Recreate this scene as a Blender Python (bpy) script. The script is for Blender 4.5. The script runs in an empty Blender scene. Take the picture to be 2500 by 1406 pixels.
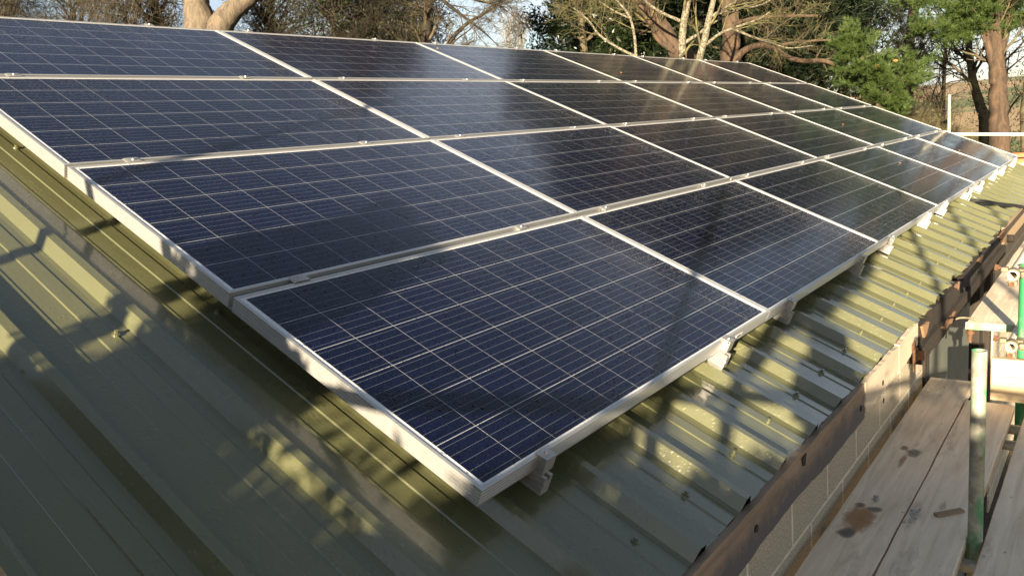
import bpy, bmesh, math, random
import numpy as np
from mathutils import Vector, Matrix

S = bpy.context.scene
COL = S.collection
RNG = np.random.default_rng(7)
random.seed(5)

# ------------------------------------------------------------------ camera
CAM = np.array([-1.26459556, -1.14990107, 0.78827621])
RW = np.array([[0.60823998, -0.78903681, -0.08640049],
               [-0.19773344, -0.04520054, -0.97921315],
               [0.76872987, 0.61268085, -0.18351173]])
FPX = 1911.57
cd = bpy.data.cameras.new('camera')
cd.sensor_width = 36
cd.lens = FPX / 2500 * 36
cd.clip_start = 0.05
cd.clip_end = 6000
cam = bpy.data.objects.new('camera', cd)
COL.objects.link(cam)
m = Matrix.Identity(4)
for i in range(3):
    m[i][0] = RW[0][i]
    m[i][1] = -RW[1][i]
    m[i][2] = -RW[2][i]
    m[i][3] = CAM[i]
cam.matrix_world = m
S.camera = cam

# ------------------------------------------------------------------ light
SUN = np.array([-0.925, -0.300, 0.232])      # towards the sun
SUN /= np.linalg.norm(SUN)
sl = bpy.data.lights.new('sun', 'SUN')
sl.energy = 5.0
sl.angle = math.radians(0.5)
sl.color = (1.0, 0.83, 0.58)
so = bpy.data.objects.new('sun', sl)
so.rotation_euler = Vector(-SUN).to_track_quat('-Z', 'Y').to_euler()
COL.objects.link(so)
W = bpy.data.worlds.new('World')
S.world = W
W.use_nodes = True
wn, wl = W.node_tree.nodes, W.node_tree.links
wn.clear()
wo = wn.new('ShaderNodeOutputWorld')
bg = wn.new('ShaderNodeBackground')
bg.inputs[1].default_value = 0.041
sky = wn.new('ShaderNodeTexSky')
sky.sky_type = 'NISHITA'
sky.sun_disc = False
sky.sun_elevation = math.asin(SUN[2])
sky.sun_rotation = math.atan2(SUN[0], SUN[1])
sky.dust_density = 0.5
tc = wn.new('ShaderNodeTexCoord')
mp = wn.new('ShaderNodeMapping')
mp.inputs['Scale'].default_value = (1.0, 1.0, 2.6)
mp.inputs['Location'].default_value = (0.35, 0.1, 0.2)
nz = wn.new('ShaderNodeTexNoise')
nz.inputs['Scale'].default_value = 2.1
nz.inputs['Detail'].default_value = 9
nz.inputs['Roughness'].default_value = 0.56
rp = wn.new('ShaderNodeValToRGB')
rp.color_ramp.elements[0].position = 0.46
rp.color_ramp.elements[1].position = 0.66
nz2 = wn.new('ShaderNodeTexNoise')
nz2.inputs['Scale'].default_value = 3.2
nz2.inputs['Detail'].default_value = 5
cr = wn.new('ShaderNodeValToRGB')
cr.color_ramp.elements[0].position = 0.35
cr.color_ramp.elements[0].color = (4.0, 4.9, 6.3, 1)
cr.color_ramp.elements[1].position = 0.7
cr.color_ramp.elements[1].color = (9.6, 9.6, 9.9, 1)
mx = wn.new('ShaderNodeMix')
mx.data_type = 'RGBA'
wl.new(tc.outputs['Generated'], mp.inputs[0])
wl.new(mp.outputs[0], nz.inputs[0])
wl.new(mp.outputs[0], nz2.inputs[0])
wl.new(nz.outputs[0], rp.inputs[0])
wl.new(nz2.outputs[0], cr.inputs[0])
sx = wn.new('ShaderNodeSeparateXYZ')
wl.new(tc.outputs['Generated'], sx.inputs[0])
mr = wn.new('ShaderNodeMapRange')          # cloud banks lie low, the top of the sky is clear
mr.inputs['From Min'].default_value = 0.40
mr.inputs['From Max'].default_value = 0.66
mr.inputs['To Min'].default_value = 1.0
mr.inputs['To Max'].default_value = 0.03
mr.interpolation_type = 'SMOOTHSTEP'
wl.new(sx.outputs[2], mr.inputs[0])
mm = wn.new('ShaderNodeMath')
mm.operation = 'MULTIPLY'
wl.new(rp.outputs[0], mm.inputs[0])
wl.new(mr.outputs[0], mm.inputs[1])
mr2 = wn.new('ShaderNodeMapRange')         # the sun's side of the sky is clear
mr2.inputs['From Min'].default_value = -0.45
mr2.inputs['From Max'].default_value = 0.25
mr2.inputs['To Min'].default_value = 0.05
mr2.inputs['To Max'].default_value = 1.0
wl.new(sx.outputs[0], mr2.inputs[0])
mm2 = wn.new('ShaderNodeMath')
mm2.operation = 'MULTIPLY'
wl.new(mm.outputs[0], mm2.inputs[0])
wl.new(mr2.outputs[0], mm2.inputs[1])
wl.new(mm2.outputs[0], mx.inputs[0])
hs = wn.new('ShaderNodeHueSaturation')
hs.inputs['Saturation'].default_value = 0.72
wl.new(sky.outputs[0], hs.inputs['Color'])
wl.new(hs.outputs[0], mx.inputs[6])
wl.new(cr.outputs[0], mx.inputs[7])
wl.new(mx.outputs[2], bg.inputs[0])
wl.new(bg.outputs[0], wo.inputs[0])
vs = S.view_settings
vs.view_transform = 'Standard'
vs.look = 'None'
vs.gamma = 1
vs.exposure = 1.93
S.render.film_transparent = False

# ------------------------------------------------------------------ helpers
TH = 0.4296965943                      # roof pitch
CT, ST = math.cos(TH), math.sin(TH)
PX, PY = 1.8872, 1.014                 # panel pitch along the eave, up the slope
GROUND = -2.9


def P(u, v, n=0.0):
    return (u, v * CT - n * ST, v * ST + n * CT)


def ray(x, y, d):
    """point seen at photo position x, y, d metres into the scene"""
    v = RW.T @ np.array([(x - 1250) / FPX, (y - 703) / FPX, 1.0])
    return CAM + v * d


def tag(o, label=None, cat=None, group=None, kind=None):
    if label: o['label'] = label
    if cat: o['category'] = cat
    if group: o['group'] = group
    if kind: o['kind'] = kind
    return o


def empty(name, loc=(0, 0, 0), rot=(0, 0, 0), parent=None):
    o = bpy.data.objects.new(name, None)
    o.location = loc
    o.rotation_euler = rot
    o.empty_display_size = 0.1
    COL.objects.link(o)
    if parent: o.parent = parent
    return o


def put(name, me, mat, parent=None, smooth=False):
    if mat is not None and len(me.materials) == 0: me.materials.append(mat)
    if smooth:
        me.polygons.foreach_set('use_smooth', [True] * len(me.polygons))
    o = bpy.data.objects.new(name, me)
    COL.objects.link(o)
    if parent:
        o.parent = parent
    return o


def pydata(name, V, F, mat, parent=None, smooth=False):
    me = bpy.data.meshes.new(name)
    me.from_pydata([tuple(map(float, v)) for v in V], [], F)
    me.update()
    return put(name, me, mat, parent, smooth)


def npmesh(name, V, F, mat, parent=None, smooth=False):
    """V (n,3), F (k,c) all faces with the same number of corners"""
    V = np.asarray(V, np.float32)
    F = np.asarray(F, np.int32)
    me = bpy.data.meshes.new(name)
    me.vertices.add(len(V))
    me.vertices.foreach_set('co', V.ravel())
    k, c = F.shape
    me.loops.add(k * c)
    me.loops.foreach_set('vertex_index', F.ravel())
    me.polygons.add(k)
    me.polygons.foreach_set('loop_start', np.arange(k, dtype=np.int32) * c)
    me.polygons.foreach_set('loop_total', np.full(k, c, np.int32))
    if smooth:
        me.polygons.foreach_set('use_smooth', np.ones(k, bool))
    me.update(calc_edges=True)
    if mat: me.materials.append(mat)
    o = bpy.data.objects.new(name, me)
    COL.objects.link(o)
    if parent: o.parent = parent
    return o


class MB:
    def __init__(s):
        s.V, s.F = [], []

    def add(s, V, F):
        b = len(s.V)
        s.V += [tuple(map(float, v)) for v in V]
        s.F += [tuple(i + b for i in f) for f in F]
        return s

    def box(s, lo, hi):
        x0, y0, z0 = lo; x1, y1, z1 = hi
        V = [(x0, y0, z0), (x1, y0, z0), (x1, y1, z0), (x0, y1, z0), (x0, y0, z1), (x1, y0, z1), (x1, y1, z1), (x0, y1, z1)]
        return s.add(V, [(0, 3, 2, 1), (4, 5, 6, 7), (0, 1, 5, 4), (1, 2, 6, 5), (2, 3, 7, 6), (3, 0, 4, 7)])

    def tube(s, a, b, r, k=20, wall=0.0, r2=None, caps=True):
        a, b = Vector(a), Vector(b)
        r2 = r if r2 is None else r2
        t = (b - a).normalized()
        e = t.orthogonal().normalized()
        f = t.cross(e)
        ring = lambda c, q: [tuple(c + (e * math.cos(2 * math.pi * i / k) + f * math.sin(2 * math.pi * i / k)) * q) for i in range(k)]
        V = ring(a, r) + ring(b, r2)
        F = [(i, (i + 1) % k, k + (i + 1) % k, k + i) for i in range(k)]
        if wall:
            V += ring(a, r - wall) + ring(b, r2 - wall)
            for i in range(k):
                j = (i + 1) % k
                F += [(2 * k + j, 2 * k + i, 3 * k + i, 3 * k + j), (j, i, 2 * k + i, 2 * k + j), (k + i, k + j, 3 * k + j, 3 * k + i)]
        elif caps:
            F += [tuple(range(k))[::-1], tuple(range(k, 2 * k))]
        return s.add(V, F)

    def build(s, name, mat, parent=None, bevel=0.0, smooth=False, seg=2):
        me = bpy.data.meshes.new(name)
        me.from_pydata(s.V, [], s.F)
        me.update()
        if bevel:
            bm = bmesh.new()
            bm.from_mesh(me)
            bmesh.ops.remove_doubles(bm, verts=bm.verts, dist=1e-6)
            bmesh.ops.bevel(bm, geom=[e for e in bm.edges if len(e.link_faces) == 2 and e.calc_face_angle(0) > 0.5], offset=bevel, segments=seg, affect='EDGES', profile=0.5)
            bm.to_mesh(me)
            bm.free()
        o = put(name, me, mat, parent)
        if smooth:
            me.polygons.foreach_set('use_smooth', [True] * len(me.polygons))
            try:
                me.set_sharp_from_angle(angle=math.radians(40))
            except Exception:
                pass
        return o


# ------------------------------------------------------------------ materials
class N:
    """tiny node-graph writer"""
    def __init__(s, name):
        s.m = bpy.data.materials.new(name)
        s.m.use_nodes = True
        s.n, s.l = s.m.node_tree.nodes, s.m.node_tree.links
        s.n.clear()
        s.out = s.n.new('ShaderNodeOutputMaterial')
        s.b = s.n.new('ShaderNodeBsdfPrincipled')
        s.l.new(s.b.outputs[0], s.out.inputs[0])
        s.tc = s.n.new('ShaderNodeTexCoord')

    def set(s, **k):
        for a, v in k.items():
            key = a.replace('_', ' ')
            i = s.b.inputs[key]
            if hasattr(v, 'links') or hasattr(v, 'is_linked'):
                s.l.new(v, i)
            else:
                i.default_value = v if not isinstance(v, tuple) or len(v) == 4 or len(v) == 2 else (*v, 1)
        return s

    def lk(s, a, inp):
        if hasattr(a, 'is_linked'): s.l.new(a, inp)
        else: inp.default_value = a if not isinstance(a, tuple) or len(a) == 4 or getattr(inp, 'type', '') == 'VECTOR' else (*a, 1)

    def coord(s, kind='Object', scale=(1, 1, 1), loc=(0, 0, 0), rot=(0, 0, 0)):
        mpn = s.n.new('ShaderNodeMapping')
        mpn.inputs['Scale'].default_value = scale
        mpn.inputs['Location'].default_value = loc
        mpn.inputs['Rotation'].default_value = rot
        s.l.new(s.tc.outputs[kind], mpn.inputs[0])
        return mpn.outputs[0]

    def noise(s, scale, detail=4, rough=0.55, vec=None, dist=0.0):
        t = s.n.new('ShaderNodeTexNoise')
        t.inputs['Scale'].default_value = scale
        t.inputs['Detail'].default_value = detail
        t.inputs['Roughness'].default_value = rough
        t.inputs['Distortion'].default_value = dist
        s.l.new(vec if vec is not None else s.tc.outputs['Object'], t.inputs[0])
        return t.outputs[0]

    def voronoi(s, scale, vec=None, feature='F1', rnd=1.0):
        t = s.n.new('ShaderNodeTexVoronoi')
        t.feature = feature
        t.inputs['Scale'].default_value = scale
        t.inputs['Randomness'].default_value = rnd
        s.l.new(vec if vec is not None else s.tc.outputs['Object'], t.inputs[0])
        return t

    def ramp(s, fac, stops, const=False):
        r = s.n.new('ShaderNodeValToRGB')
        e = r.color_ramp.elements
        while len(e) < len(stops): e.new(0.5)
        for i, (p, c) in enumerate(stops):
            e[i].position = p
            e[i].color = (c, c, c, 1) if not isinstance(c, tuple) else (*c, 1)
        if const: r.color_ramp.interpolation = 'CONSTANT'
        s.l.new(fac, r.inputs[0])
        return r.outputs[0]

    def math(s, op, a, b=0.0, c=None):
        t = s.n.new('ShaderNodeMath')
        t.operation = op
        s.lk(a, t.inputs[0])
        s.lk(b, t.inputs[1])
        if c is not None: s.lk(c, t.inputs[2])
        return t.outputs[0]

    def mix(s, f, a, b, blend='MIX'):
        t = s.n.new('ShaderNodeMix')
        t.data_type = 'RGBA'
        t.blend_type = blend
        s.lk(f, t.inputs[0]); s.lk(a, t.inputs[6]); s.lk(b, t.inputs[7])
        return t.outputs[2]

    def bump(s, h, strength=0.5, dist=0.01, normal=None):
        t = s.n.new('ShaderNodeBump')
        t.inputs['Strength'].default_value = strength
        t.inputs['Distance'].default_value = dist
        s.l.new(h, t.inputs['Height'])
        if normal is not None: s.l.new(normal, t.inputs['Normal'])
        return t.outputs[0]

    def xyz(s, vec=None):
        t = s.n.new('ShaderNodeSeparateXYZ')
        s.l.new(vec if vec is not None else s.tc.outputs['Object'], t.inputs[0])
        return t.outputs


def simple(name, col, rough=0.6, metal=0.0, var=0.12, scale=8, bump=0.0, bscale=60):
    g = N(name)
    n = g.noise(scale, 5)
    c = g.mix(g.ramp(n, [(0.3, 0.0), (0.7, 1.0)]), tuple(x * (1 - var) for x in col), tuple(min(1, x * (1 + var)) for x in col))
    g.set(Base_Color=c, Roughness=rough, Metallic=metal)
    if bump:
        g.set(Normal=g.bump(g.noise(bscale, 4), bump, 0.004))
    return g.m


def drops(g, scale, size, amount, vec=None):
    """rain beads: 1 inside a bead falling to 0 at its rim"""
    v = g.voronoi(scale, vec)
    d = v.outputs['Distance']
    keep = g.math('LESS_THAN', g.xyz(v.outputs['Color'])[0], amount)
    rad = g.math('MULTIPLY', g.xyz(v.outputs['Color'])[1], size)
    rad = g.math('ADD', rad, size * 0.5)
    h = g.math('SUBTRACT', 1.0, g.math('DIVIDE', d, rad))
    h = g.math('MAXIMUM', h, 0.0)
    h = g.math('SQRT', h)
    return g.math('MULTIPLY', h, keep)


# painted roof sheet, olive green, wet
g = N('roof_paint')
big = g.noise(1.6, 5, 0.6)
col = g.mix(g.ramp(big, [(0.3, 0.0), (0.7, 1.0)]), (0.088, 0.092, 0.046), (0.112, 0.112, 0.054))
st = g.noise(6, 6, 0.75, g.coord(scale=(10, .8, .8)))
col = g.mix(g.ramp(st, [(0.55, 0.0), (0.8, 0.35)]), col, (0.16, 0.16, 0.10))
scr = g.noise(34, 3, 0.6, g.coord(scale=(3, 1, 1), rot=(0, 0, 0.5)), 1.4)
col = g.mix(g.ramp(scr, [(0.70, 0.0), (0.80, 0.5)]), col, (0.24, 0.23, 0.17))
dr = drops(g, 62, 0.34, 0.55)
dr2 = drops(g, 130, 0.34, 0.35)
hh = g.math('ADD', dr, g.math('MULTIPLY', dr2, 0.5))
dam = g.ramp(g.noise(2.2, 3), [(0.35, 0.25), (0.6, 1.0)])
hh = g.math('MULTIPLY', hh, dam)
n1 = g.bump(g.noise(3.5, 2), 0.25, 0.01)
g.set(Base_Color=col, Roughness=g.math('ADD', 0.22, g.math('MULTIPLY', g.noise(12, 4), 0.14)), Specular_IOR_Level=0.55,
      Coat_Weight=1.0, Coat_Roughness=0.08, Normal=g.bump(hh, 0.28, 0.003, n1))
M_ROOF = g.m

# anodised aluminium
g = N('anodised_aluminium')
xyz = g.xyz()
nn = g.noise(30, 4, 0.6, g.coord(scale=(0.15, 1, 1)))
c = g.mix(nn, (0.42, 0.418, 0.41), (0.56, 0.555, 0.54))
g.set(Base_Color=c, Metallic=0.6, Roughness=g.math('ADD', 0.30, g.math('MULTIPLY', nn, 0.12)), Normal=g.bump(drops(g, 70, 0.3, 0.25), 0.4, 0.002))
M_ALU = g.m
g = N('extruded_aluminium')
nn = g.noise(40, 4, 0.6, g.coord(scale=(1, 0.15, 1)))
g.set(Base_Color=g.mix(nn, (0.36, 0.355, 0.345), (0.50, 0.495, 0.48)), Metallic=0.65, Roughness=0.42)
M_RAIL = g.m
M_BOLT = simple('stainless_bolt', (0.5, 0.49, 0.47), 0.35, 0.9)

# photovoltaic laminate: cells, bus bars, backsheet and rain in one surface
CP_U, CP_V, MU, MV = 0.1522, 0.1592, 0.0280, 0.0184
g = N('photovoltaic_glass')
x, y, z = g.xyz()
cu = g.math('DIVIDE', g.math('SUBTRACT', x, MU), CP_U)
cv = g.math('DIVIDE', g.math('SUBTRACT', y, MV), CP_V)
fu = g.math('FRACT', cu)
fv = g.math('FRACT', cv)
du = g.math('MULTIPLY', g.math('MINIMUM', fu, g.math('SUBTRACT', 1.0, fu)), CP_U)
dv = g.math('MULTIPLY', g.math('MINIMUM', fv, g.math('SUBTRACT', 1.0, fv)), CP_V)
gap = g.math('MAXIMUM', g.math('LESS_THAN', du, 0.0007), g.math('LESS_THAN', dv, 0.00125))
edge = g.math('MAXIMUM', g.math('MAXIMUM', g.math('LESS_THAN', cu, 0.0), g.math('GREATER_THAN', cu, 12.0)),
              g.math('MAXIMUM', g.math('LESS_THAN', cv, 0.0), g.math('GREATER_THAN', cv, 6.0)))
sheet = g.math('MAXIMUM', gap, edge)
# five ribbons per cell, along the length of the panel
fb = g.math('FRACT', g.math('MULTIPLY', fv, 5.0))
db = g.math('MULTIPLY', g.math('ABSOLUTE', g.math('SUBTRACT', fb, 0.5)), CP_V / 5)
bus = g.math('LESS_THAN', db, 0.00048)
# polycrystalline mottling, one tint per cell
cid = g.n.new('ShaderNodeCombineXYZ')
g.l.new(g.math('FLOOR', cu), cid.inputs[0]); g.l.new(g.math('FLOOR', cv), cid.inputs[1])
wn_ = g.n.new('ShaderNodeTexWhiteNoise'); wn_.noise_dimensions = '3D'
g.l.new(cid.outputs[0], wn_.inputs[0])
cell = g.mix(wn_.outputs[0], (0.0008, 0.0020, 0.0150), (0.0015, 0.0036, 0.0240))
oi = g.n.new('ShaderNodeObjectInfo')
cell = g.mix(g.math('MULTIPLY', oi.outputs['Random'], 0.5), cell, (0.0020, 0.0026, 0.0068))
cry = g.voronoi(70).outputs['Color']
cell = g.mix(0.35, cell, g.mix(g.xyz(cry)[0], (0.0008, 0.0018, 0.010), (0.0024, 0.0050, 0.0290)))
c = g.mix(bus, cell, (0.12, 0.135, 0.165))
c = g.mix(gap, c, (0.32, 0.33, 0.36))
c = g.mix(edge, c, (0.60, 0.61, 0.64))
inner = g.math('MULTIPLY', edge, 0.0)
dr = drops(g, 82, 0.34, 0.42, g.coord(loc=(0.37, 0.21, 0)))
dr2 = drops(g, 150, 0.40, 0.5)
hh = g.math('ADD', dr, g.math('MULTIPLY', dr2, 0.45))
spots = g.math('GREATER_THAN', g.noise(420, 1, 0.5), 0.765)
c = g.mix(g.math('MULTIPLY', spots, 0.35), c, (0.20, 0.23, 0.28))
ro = g.math('ADD', 0.06, g.math('MULTIPLY', g.ramp(g.noise(2.3, 5, 0.65), [(0.3, 0.0), (0.7, 1.0)]), 0.10))
g.set(Base_Color=c, Roughness=ro, IOR=1.5, Specular_IOR_Level=g.math('MULTIPLY', 0.40, g.math('SUBTRACT', 1.0, g.math('MULTIPLY', 0.7, g.math('MINIMUM', 1.0, g.math('MULTIPLY', dr, 2.5))))), Normal=g.bump(hh, 0.6, 0.0035))
M_PV = g.m
M_BACK = simple('shade_darkened_backsheet', (0.07, 0.07, 0.065), 0.6)  # such sheets are white; darkened here to deepen shade under the panels

# timber
def wood(name, a, b, along=0, rough=0.75, fine=26, stains=None, paint=None, knots=True, scale=1.0, bump=0.35):
    g = N(name)
    sc = [1.0, 1.0, 1.0]
    sc[along] = 0.07
    v = g.coord(scale=tuple(sc))
    gr = g.noise(fine * scale, 6, 0.6, v, 0.6)
    big = g.noise(2.2 * scale, 4, 0.6)
    c = g.mix(g.ramp(gr, [(0.3, 0.0), (0.68, 1.0)]), a, b)
    c = g.mix(g.ramp(big, [(0.35, 0.0), (0.75, 0.45)]), c, tuple(x * 1.25 for x in b))
    dk = g.noise(9 * scale, 5, 0.7, g.coord(scale=tuple(0.3 if i == along else 1.0 for i in range(3)), loc=(3, 1, 2)))
    c = g.mix(g.ramp(dk, [(0.56, 0.0), (0.70, 0.6)]), c, tuple(x * 0.55 for x in a))
    if knots:
        kn = g.noise(46 * scale, 2, 0.5, g.coord(scale=tuple(0.35 if i == along else 1.0 for i in range(3)), loc=(7, 2, 5)))
        c = g.mix(g.ramp(kn, [(0.74, 0.0), (0.78, 0.55)]), c, (0.12, 0.08, 0.05))
    if stains:
        for (cx, cy, rx, ry, colr, amt) in stains:
            p = g.coord(loc=(-cx / rx, -cy / ry, 0), scale=(1 / rx, 1 / ry, 0))
            q = g.n.new('ShaderNodeVectorMath'); q.operation = 'LENGTH'
            w = g.n.new('ShaderNodeVectorMath'); w.operation = 'ADD'
            nzn = g.n.new('ShaderNodeTexNoise'); nzn.inputs['Scale'].default_value = 17; nzn.inputs['Detail'].default_value = 8; nzn.inputs['Roughness'].default_value = 0.7
            g.l.new(g.tc.outputs['Object'], nzn.inputs[0])
            sb = g.n.new('ShaderNodeVectorMath'); sb.operation = 'MULTIPLY_ADD'
            g.l.new(nzn.outputs['Color'], sb.inputs[0]); sb.inputs[1].default_value = (1.5, 1.5, 0); sb.inputs[2].default_value = (-0.75, -0.75, 0)
            g.l.new(p, w.inputs[0]); g.l.new(sb.outputs[0], w.inputs[1])
            g.l.new(w.outputs[0], q.inputs[0])
            f = g.ramp(q.outputs['Value'], [(0.0, amt), (0.6, amt * .9), (0.85, amt * .45), (1.0, 0.0)])
            c = g.mix(f, c, colr)
    if paint:
        axis, lo, hi, colr = paint
        xx = g.xyz()[axis]
        f = g.math('MULTIPLY', g.math('GREATER_THAN', xx, lo), g.math('LESS_THAN', xx, hi))
        f = g.math('MULTIPLY', f, g.ramp(g.noise(14, 4), [(0.36, 0.0), (0.5, 1.0)]))
        c = g.mix(f, c, colr)
    g.set(Base_Color=c, Roughness=rough, Normal=g.bump(gr, min(1.0, bump * 2), 0.004))
    return g.m


STAIN = [(1.60, -0.425, 0.13, 0.062, (0.30, 0.135, 0.05), 0.92), (1.475, -0.412, 0.045, 0.034, (0.09, 0.085, 0.07), 0.95),
         (1.70, -0.452, 0.026, 0.030, (0.10, 0.095, 0.08), 0.9), (1.71, -0.395, 0.026, 0.022, (0.10, 0.095, 0.08), 0.85),
         (2.30, -0.470, 0.050, 0.034, (0.12, 0.11, 0.09), 0.9), (2.34, -0.425, 0.030, 0.020, (0.24, 0.12, 0.06), 0.9),
         (2.20, -0.445, 0.085, 0.012, (0.28, 0.14, 0.06), 0.8)]
M_BOARD = wood('scaffold_board_wood', (0.53, 0.42, 0.30), (0.80, 0.67, 0.51), 0, 0.85, 34, STAIN)
M_BOARD2 = wood('scaffold_board_wood_plain', (0.53, 0.415, 0.295), (0.80, 0.67, 0.505), 0, 0.8, 30, [(1.83, -0.66, 0.05, 0.012, (0.34, 0.22, 0.13), 0.6)])
M_TOE = wood('toe_board_wood', (0.44, 0.33, 0.20), (0.62, 0.49, 0.30), 1, 0.7, 30)
M_OFFCUT = wood('offcut_wood', (0.24, 0.155, 0.09), (0.34, 0.23, 0.14), 0, 0.8, 60)
M_FASCIA = wood('weathered_fascia', (0.115, 0.090, 0.070), (0.32, 0.225, 0.150), 0, 0.85, 24, knots=False)
_n = M_FASCIA.node_tree.nodes; _l = M_FASCIA.node_tree.links
_b = [q for q in _n if q.type == 'BSDF_PRINCIPLED'][0]
_src = _b.inputs['Base Color'].links[0].from_socket
_tc = [q for q in _n if q.type == 'TEX_COORD'][0]
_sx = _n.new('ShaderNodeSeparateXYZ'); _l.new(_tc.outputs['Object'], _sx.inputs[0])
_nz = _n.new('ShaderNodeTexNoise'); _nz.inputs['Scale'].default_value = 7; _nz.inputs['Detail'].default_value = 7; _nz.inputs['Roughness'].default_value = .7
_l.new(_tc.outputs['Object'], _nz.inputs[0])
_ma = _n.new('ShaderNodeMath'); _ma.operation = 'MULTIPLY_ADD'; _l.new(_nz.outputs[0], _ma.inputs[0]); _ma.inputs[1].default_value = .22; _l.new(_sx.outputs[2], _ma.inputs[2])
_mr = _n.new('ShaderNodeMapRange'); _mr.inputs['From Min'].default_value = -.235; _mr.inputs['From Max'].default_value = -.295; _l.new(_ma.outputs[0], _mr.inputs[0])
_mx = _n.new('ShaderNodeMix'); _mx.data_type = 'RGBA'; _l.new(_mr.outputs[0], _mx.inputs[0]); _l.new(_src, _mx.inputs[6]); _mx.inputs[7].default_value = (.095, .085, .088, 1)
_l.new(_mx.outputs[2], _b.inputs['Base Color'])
M_ROTTEN = wood('rotten_timber', (0.006, 0.0045, 0.004), (0.026, 0.016, 0.010), 0, 0.9, 20, knots=False, bump=0.8)
M_SPLINT = wood('fresh_split_timber', (0.16, 0.085, 0.045), (0.34, 0.19, 0.10), 0, 0.85, 40, knots=False)
M_PLY = wood('pale_plywood', (0.42, 0.35, 0.26), (0.55, 0.46, 0.35), 0, 0.8, 22, knots=False)
M_POST = wood('dark_post', (0.012, 0.009, 0.007), (0.035, 0.025, 0.017), 2, 0.85, 24, knots=False)

# striped grain of the far fascia
g = N('striped_grain_timber')
v = g.coord(scale=(1.2, 1, 4.2))
wv = g.n.new('ShaderNodeTexWave'); wv.inputs['Scale'].default_value = 3.4; wv.inputs['Distortion'].default_value = 5.5; wv.inputs['Detail'].default_value = 2
wv.inputs['Detail Scale'].default_value = 0.7
g.l.new(v, wv.inputs[0])
g.set(Base_Color=g.mix(wv.outputs[0], (0.16, 0.10, 0.055), (0.60, 0.46, 0.29)), Roughness=0.8)
M_GRAIN = g.m

# concrete block wall
g = N('concrete_blockwork')
x, y, z = g.xyz()
cv_ = g.n.new('ShaderNodeCombineXYZ')
g.l.new(g.math('ADD', x, 0.395), cv_.inputs[0]); g.l.new(g.math('ADD', z, 4.15), cv_.inputs[1])
bt = g.n.new('ShaderNodeTexBrick')
bt.inputs['Scale'].default_value = 1
bt.inputs['Brick Width'].default_value = 0.405
bt.inputs['Row Height'].default_value = 0.205
bt.inputs['Mortar Size'].default_value = 0.009
bt.inputs['Mortar Smooth'].default_value = 0.4
bt.inputs['Color1'].default_value = (0, 0, 0, 1); bt.inputs['Color2'].default_value = (0, 0, 0, 1); bt.inputs['Mortar'].default_value = (1, 1, 1, 1)
g.l.new(cv_.outputs[0], bt.inputs[0])
gn = g.noise(130, 5, 0.7)
gb = g.noise(5, 4)
c = g.mix(g.ramp(gn, [(0.32, 0.0), (0.62, 1.0)]), (0.24, 0.20, 0.145), (0.62, 0.54, 0.41))
c = g.mix(g.ramp(gb, [(0.4, 0.0), (0.7, 0.5)]), c, (0.40, 0.34, 0.25))
pit = g.voronoi(90).outputs['Distance']
c = g.mix(g.ramp(pit, [(0.0, 0.7), (0.22, 0.0)]), c, (0.07, 0.045, 0.03))
c = g.mix(g.math('MULTIPLY', g.xyz(bt.outputs['Color'])[0], g.ramp(g.noise(22, 4), [(0.3, 0.55), (0.6, 1.0)])), c, (0.80, 0.72, 0.56))
h = g.math('ADD', gn, g.math('MULTIPLY', pit, 0.8))
h = g.math('SUBTRACT', h, g.math('MULTIPLY', g.xyz(bt.outputs['Color'])[0], 0.7))
g.set(Base_Color=c, Roughness=0.95, Normal=g.bump(h, 0.9, 0.006))
M_BLOCK = g.m

M_SHEETG = simple('grey_green_panel', (0.135, 0.145, 0.125), 0.6, 0, 0.2, 5, 0.2, 20)
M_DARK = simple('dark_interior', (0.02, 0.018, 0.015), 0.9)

# galvanised scaffold tube with green paint
def tube_mat(name, green, amount):
    g = N(name)
    n = g.noise(7, 5, 0.65, g.coord(scale=(1, 1, 0.4)))
    base = g.mix(g.ramp(g.noise(24, 5), [(0.35, 0.0), (0.7, 1.0)]), (0.28, 0.27, 0.22), (0.52, 0.50, 0.41))
    ru = g.noise(18, 5, 0.7)
    base = g.mix(g.ramp(ru, [(0.62, 0.0), (0.7, 0.7)]), base, (0.20, 0.12, 0.06))
    f = g.ramp(n, [(amount - 0.05, 1.0), (amount + 0.05, 0.0)])
    g.set(Base_Color=g.mix(f, base, green), Metallic=g.math('MULTIPLY', g.math('SUBTRACT', 1.0, f), 0.35), Roughness=0.5, Normal=g.bump(ru, 0.2, 0.003))
    return g.m


M_TUBE = tube_mat('galvanised_tube', (0.035, 0.26, 0.10), 0.452)
M_GREEN = tube_mat('green_painted_tube', (0.03, 0.22, 0.085), 0.60)
M_GALV = tube_mat('pale_galvanised_tube', (0.25, 0.5, 0.32), 0.22)
M_WHITE = simple('white_painted_tube', (0.72, 0.68, 0.58), 0.5)
M_RUST = simple('rusted_steel', (0.13, 0.065, 0.035), 0.85, 0.2, 0.5, 30, 0.5, 90)
M_COUPLER = simple('dirty_coupler_steel', (0.22, 0.18, 0.125), 0.6, 0.35, 0.45, 40, 0.4, 90)
M_CABLE = simple('black_cable', (0.012, 0.012, 0.012), 0.45)
M_YEL = simple('yellow_plastic', (0.6, 0.40, 0.02), 0.5)
M_MORTAR = simple('mortar_crumb', (0.36, 0.35, 0.32), 0.9)
M_STICK = simple('white_sticker', (0.75, 0.74, 0.70), 0.5)
M_LEAFB = simple('dead_leaf', (0.36, 0.17, 0.06), 0.7)
M_BRICK = simple('orange_clay_tile', (0.42, 0.17, 0.07), 0.8, 0, 0.3, 12, 0.3)


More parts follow.
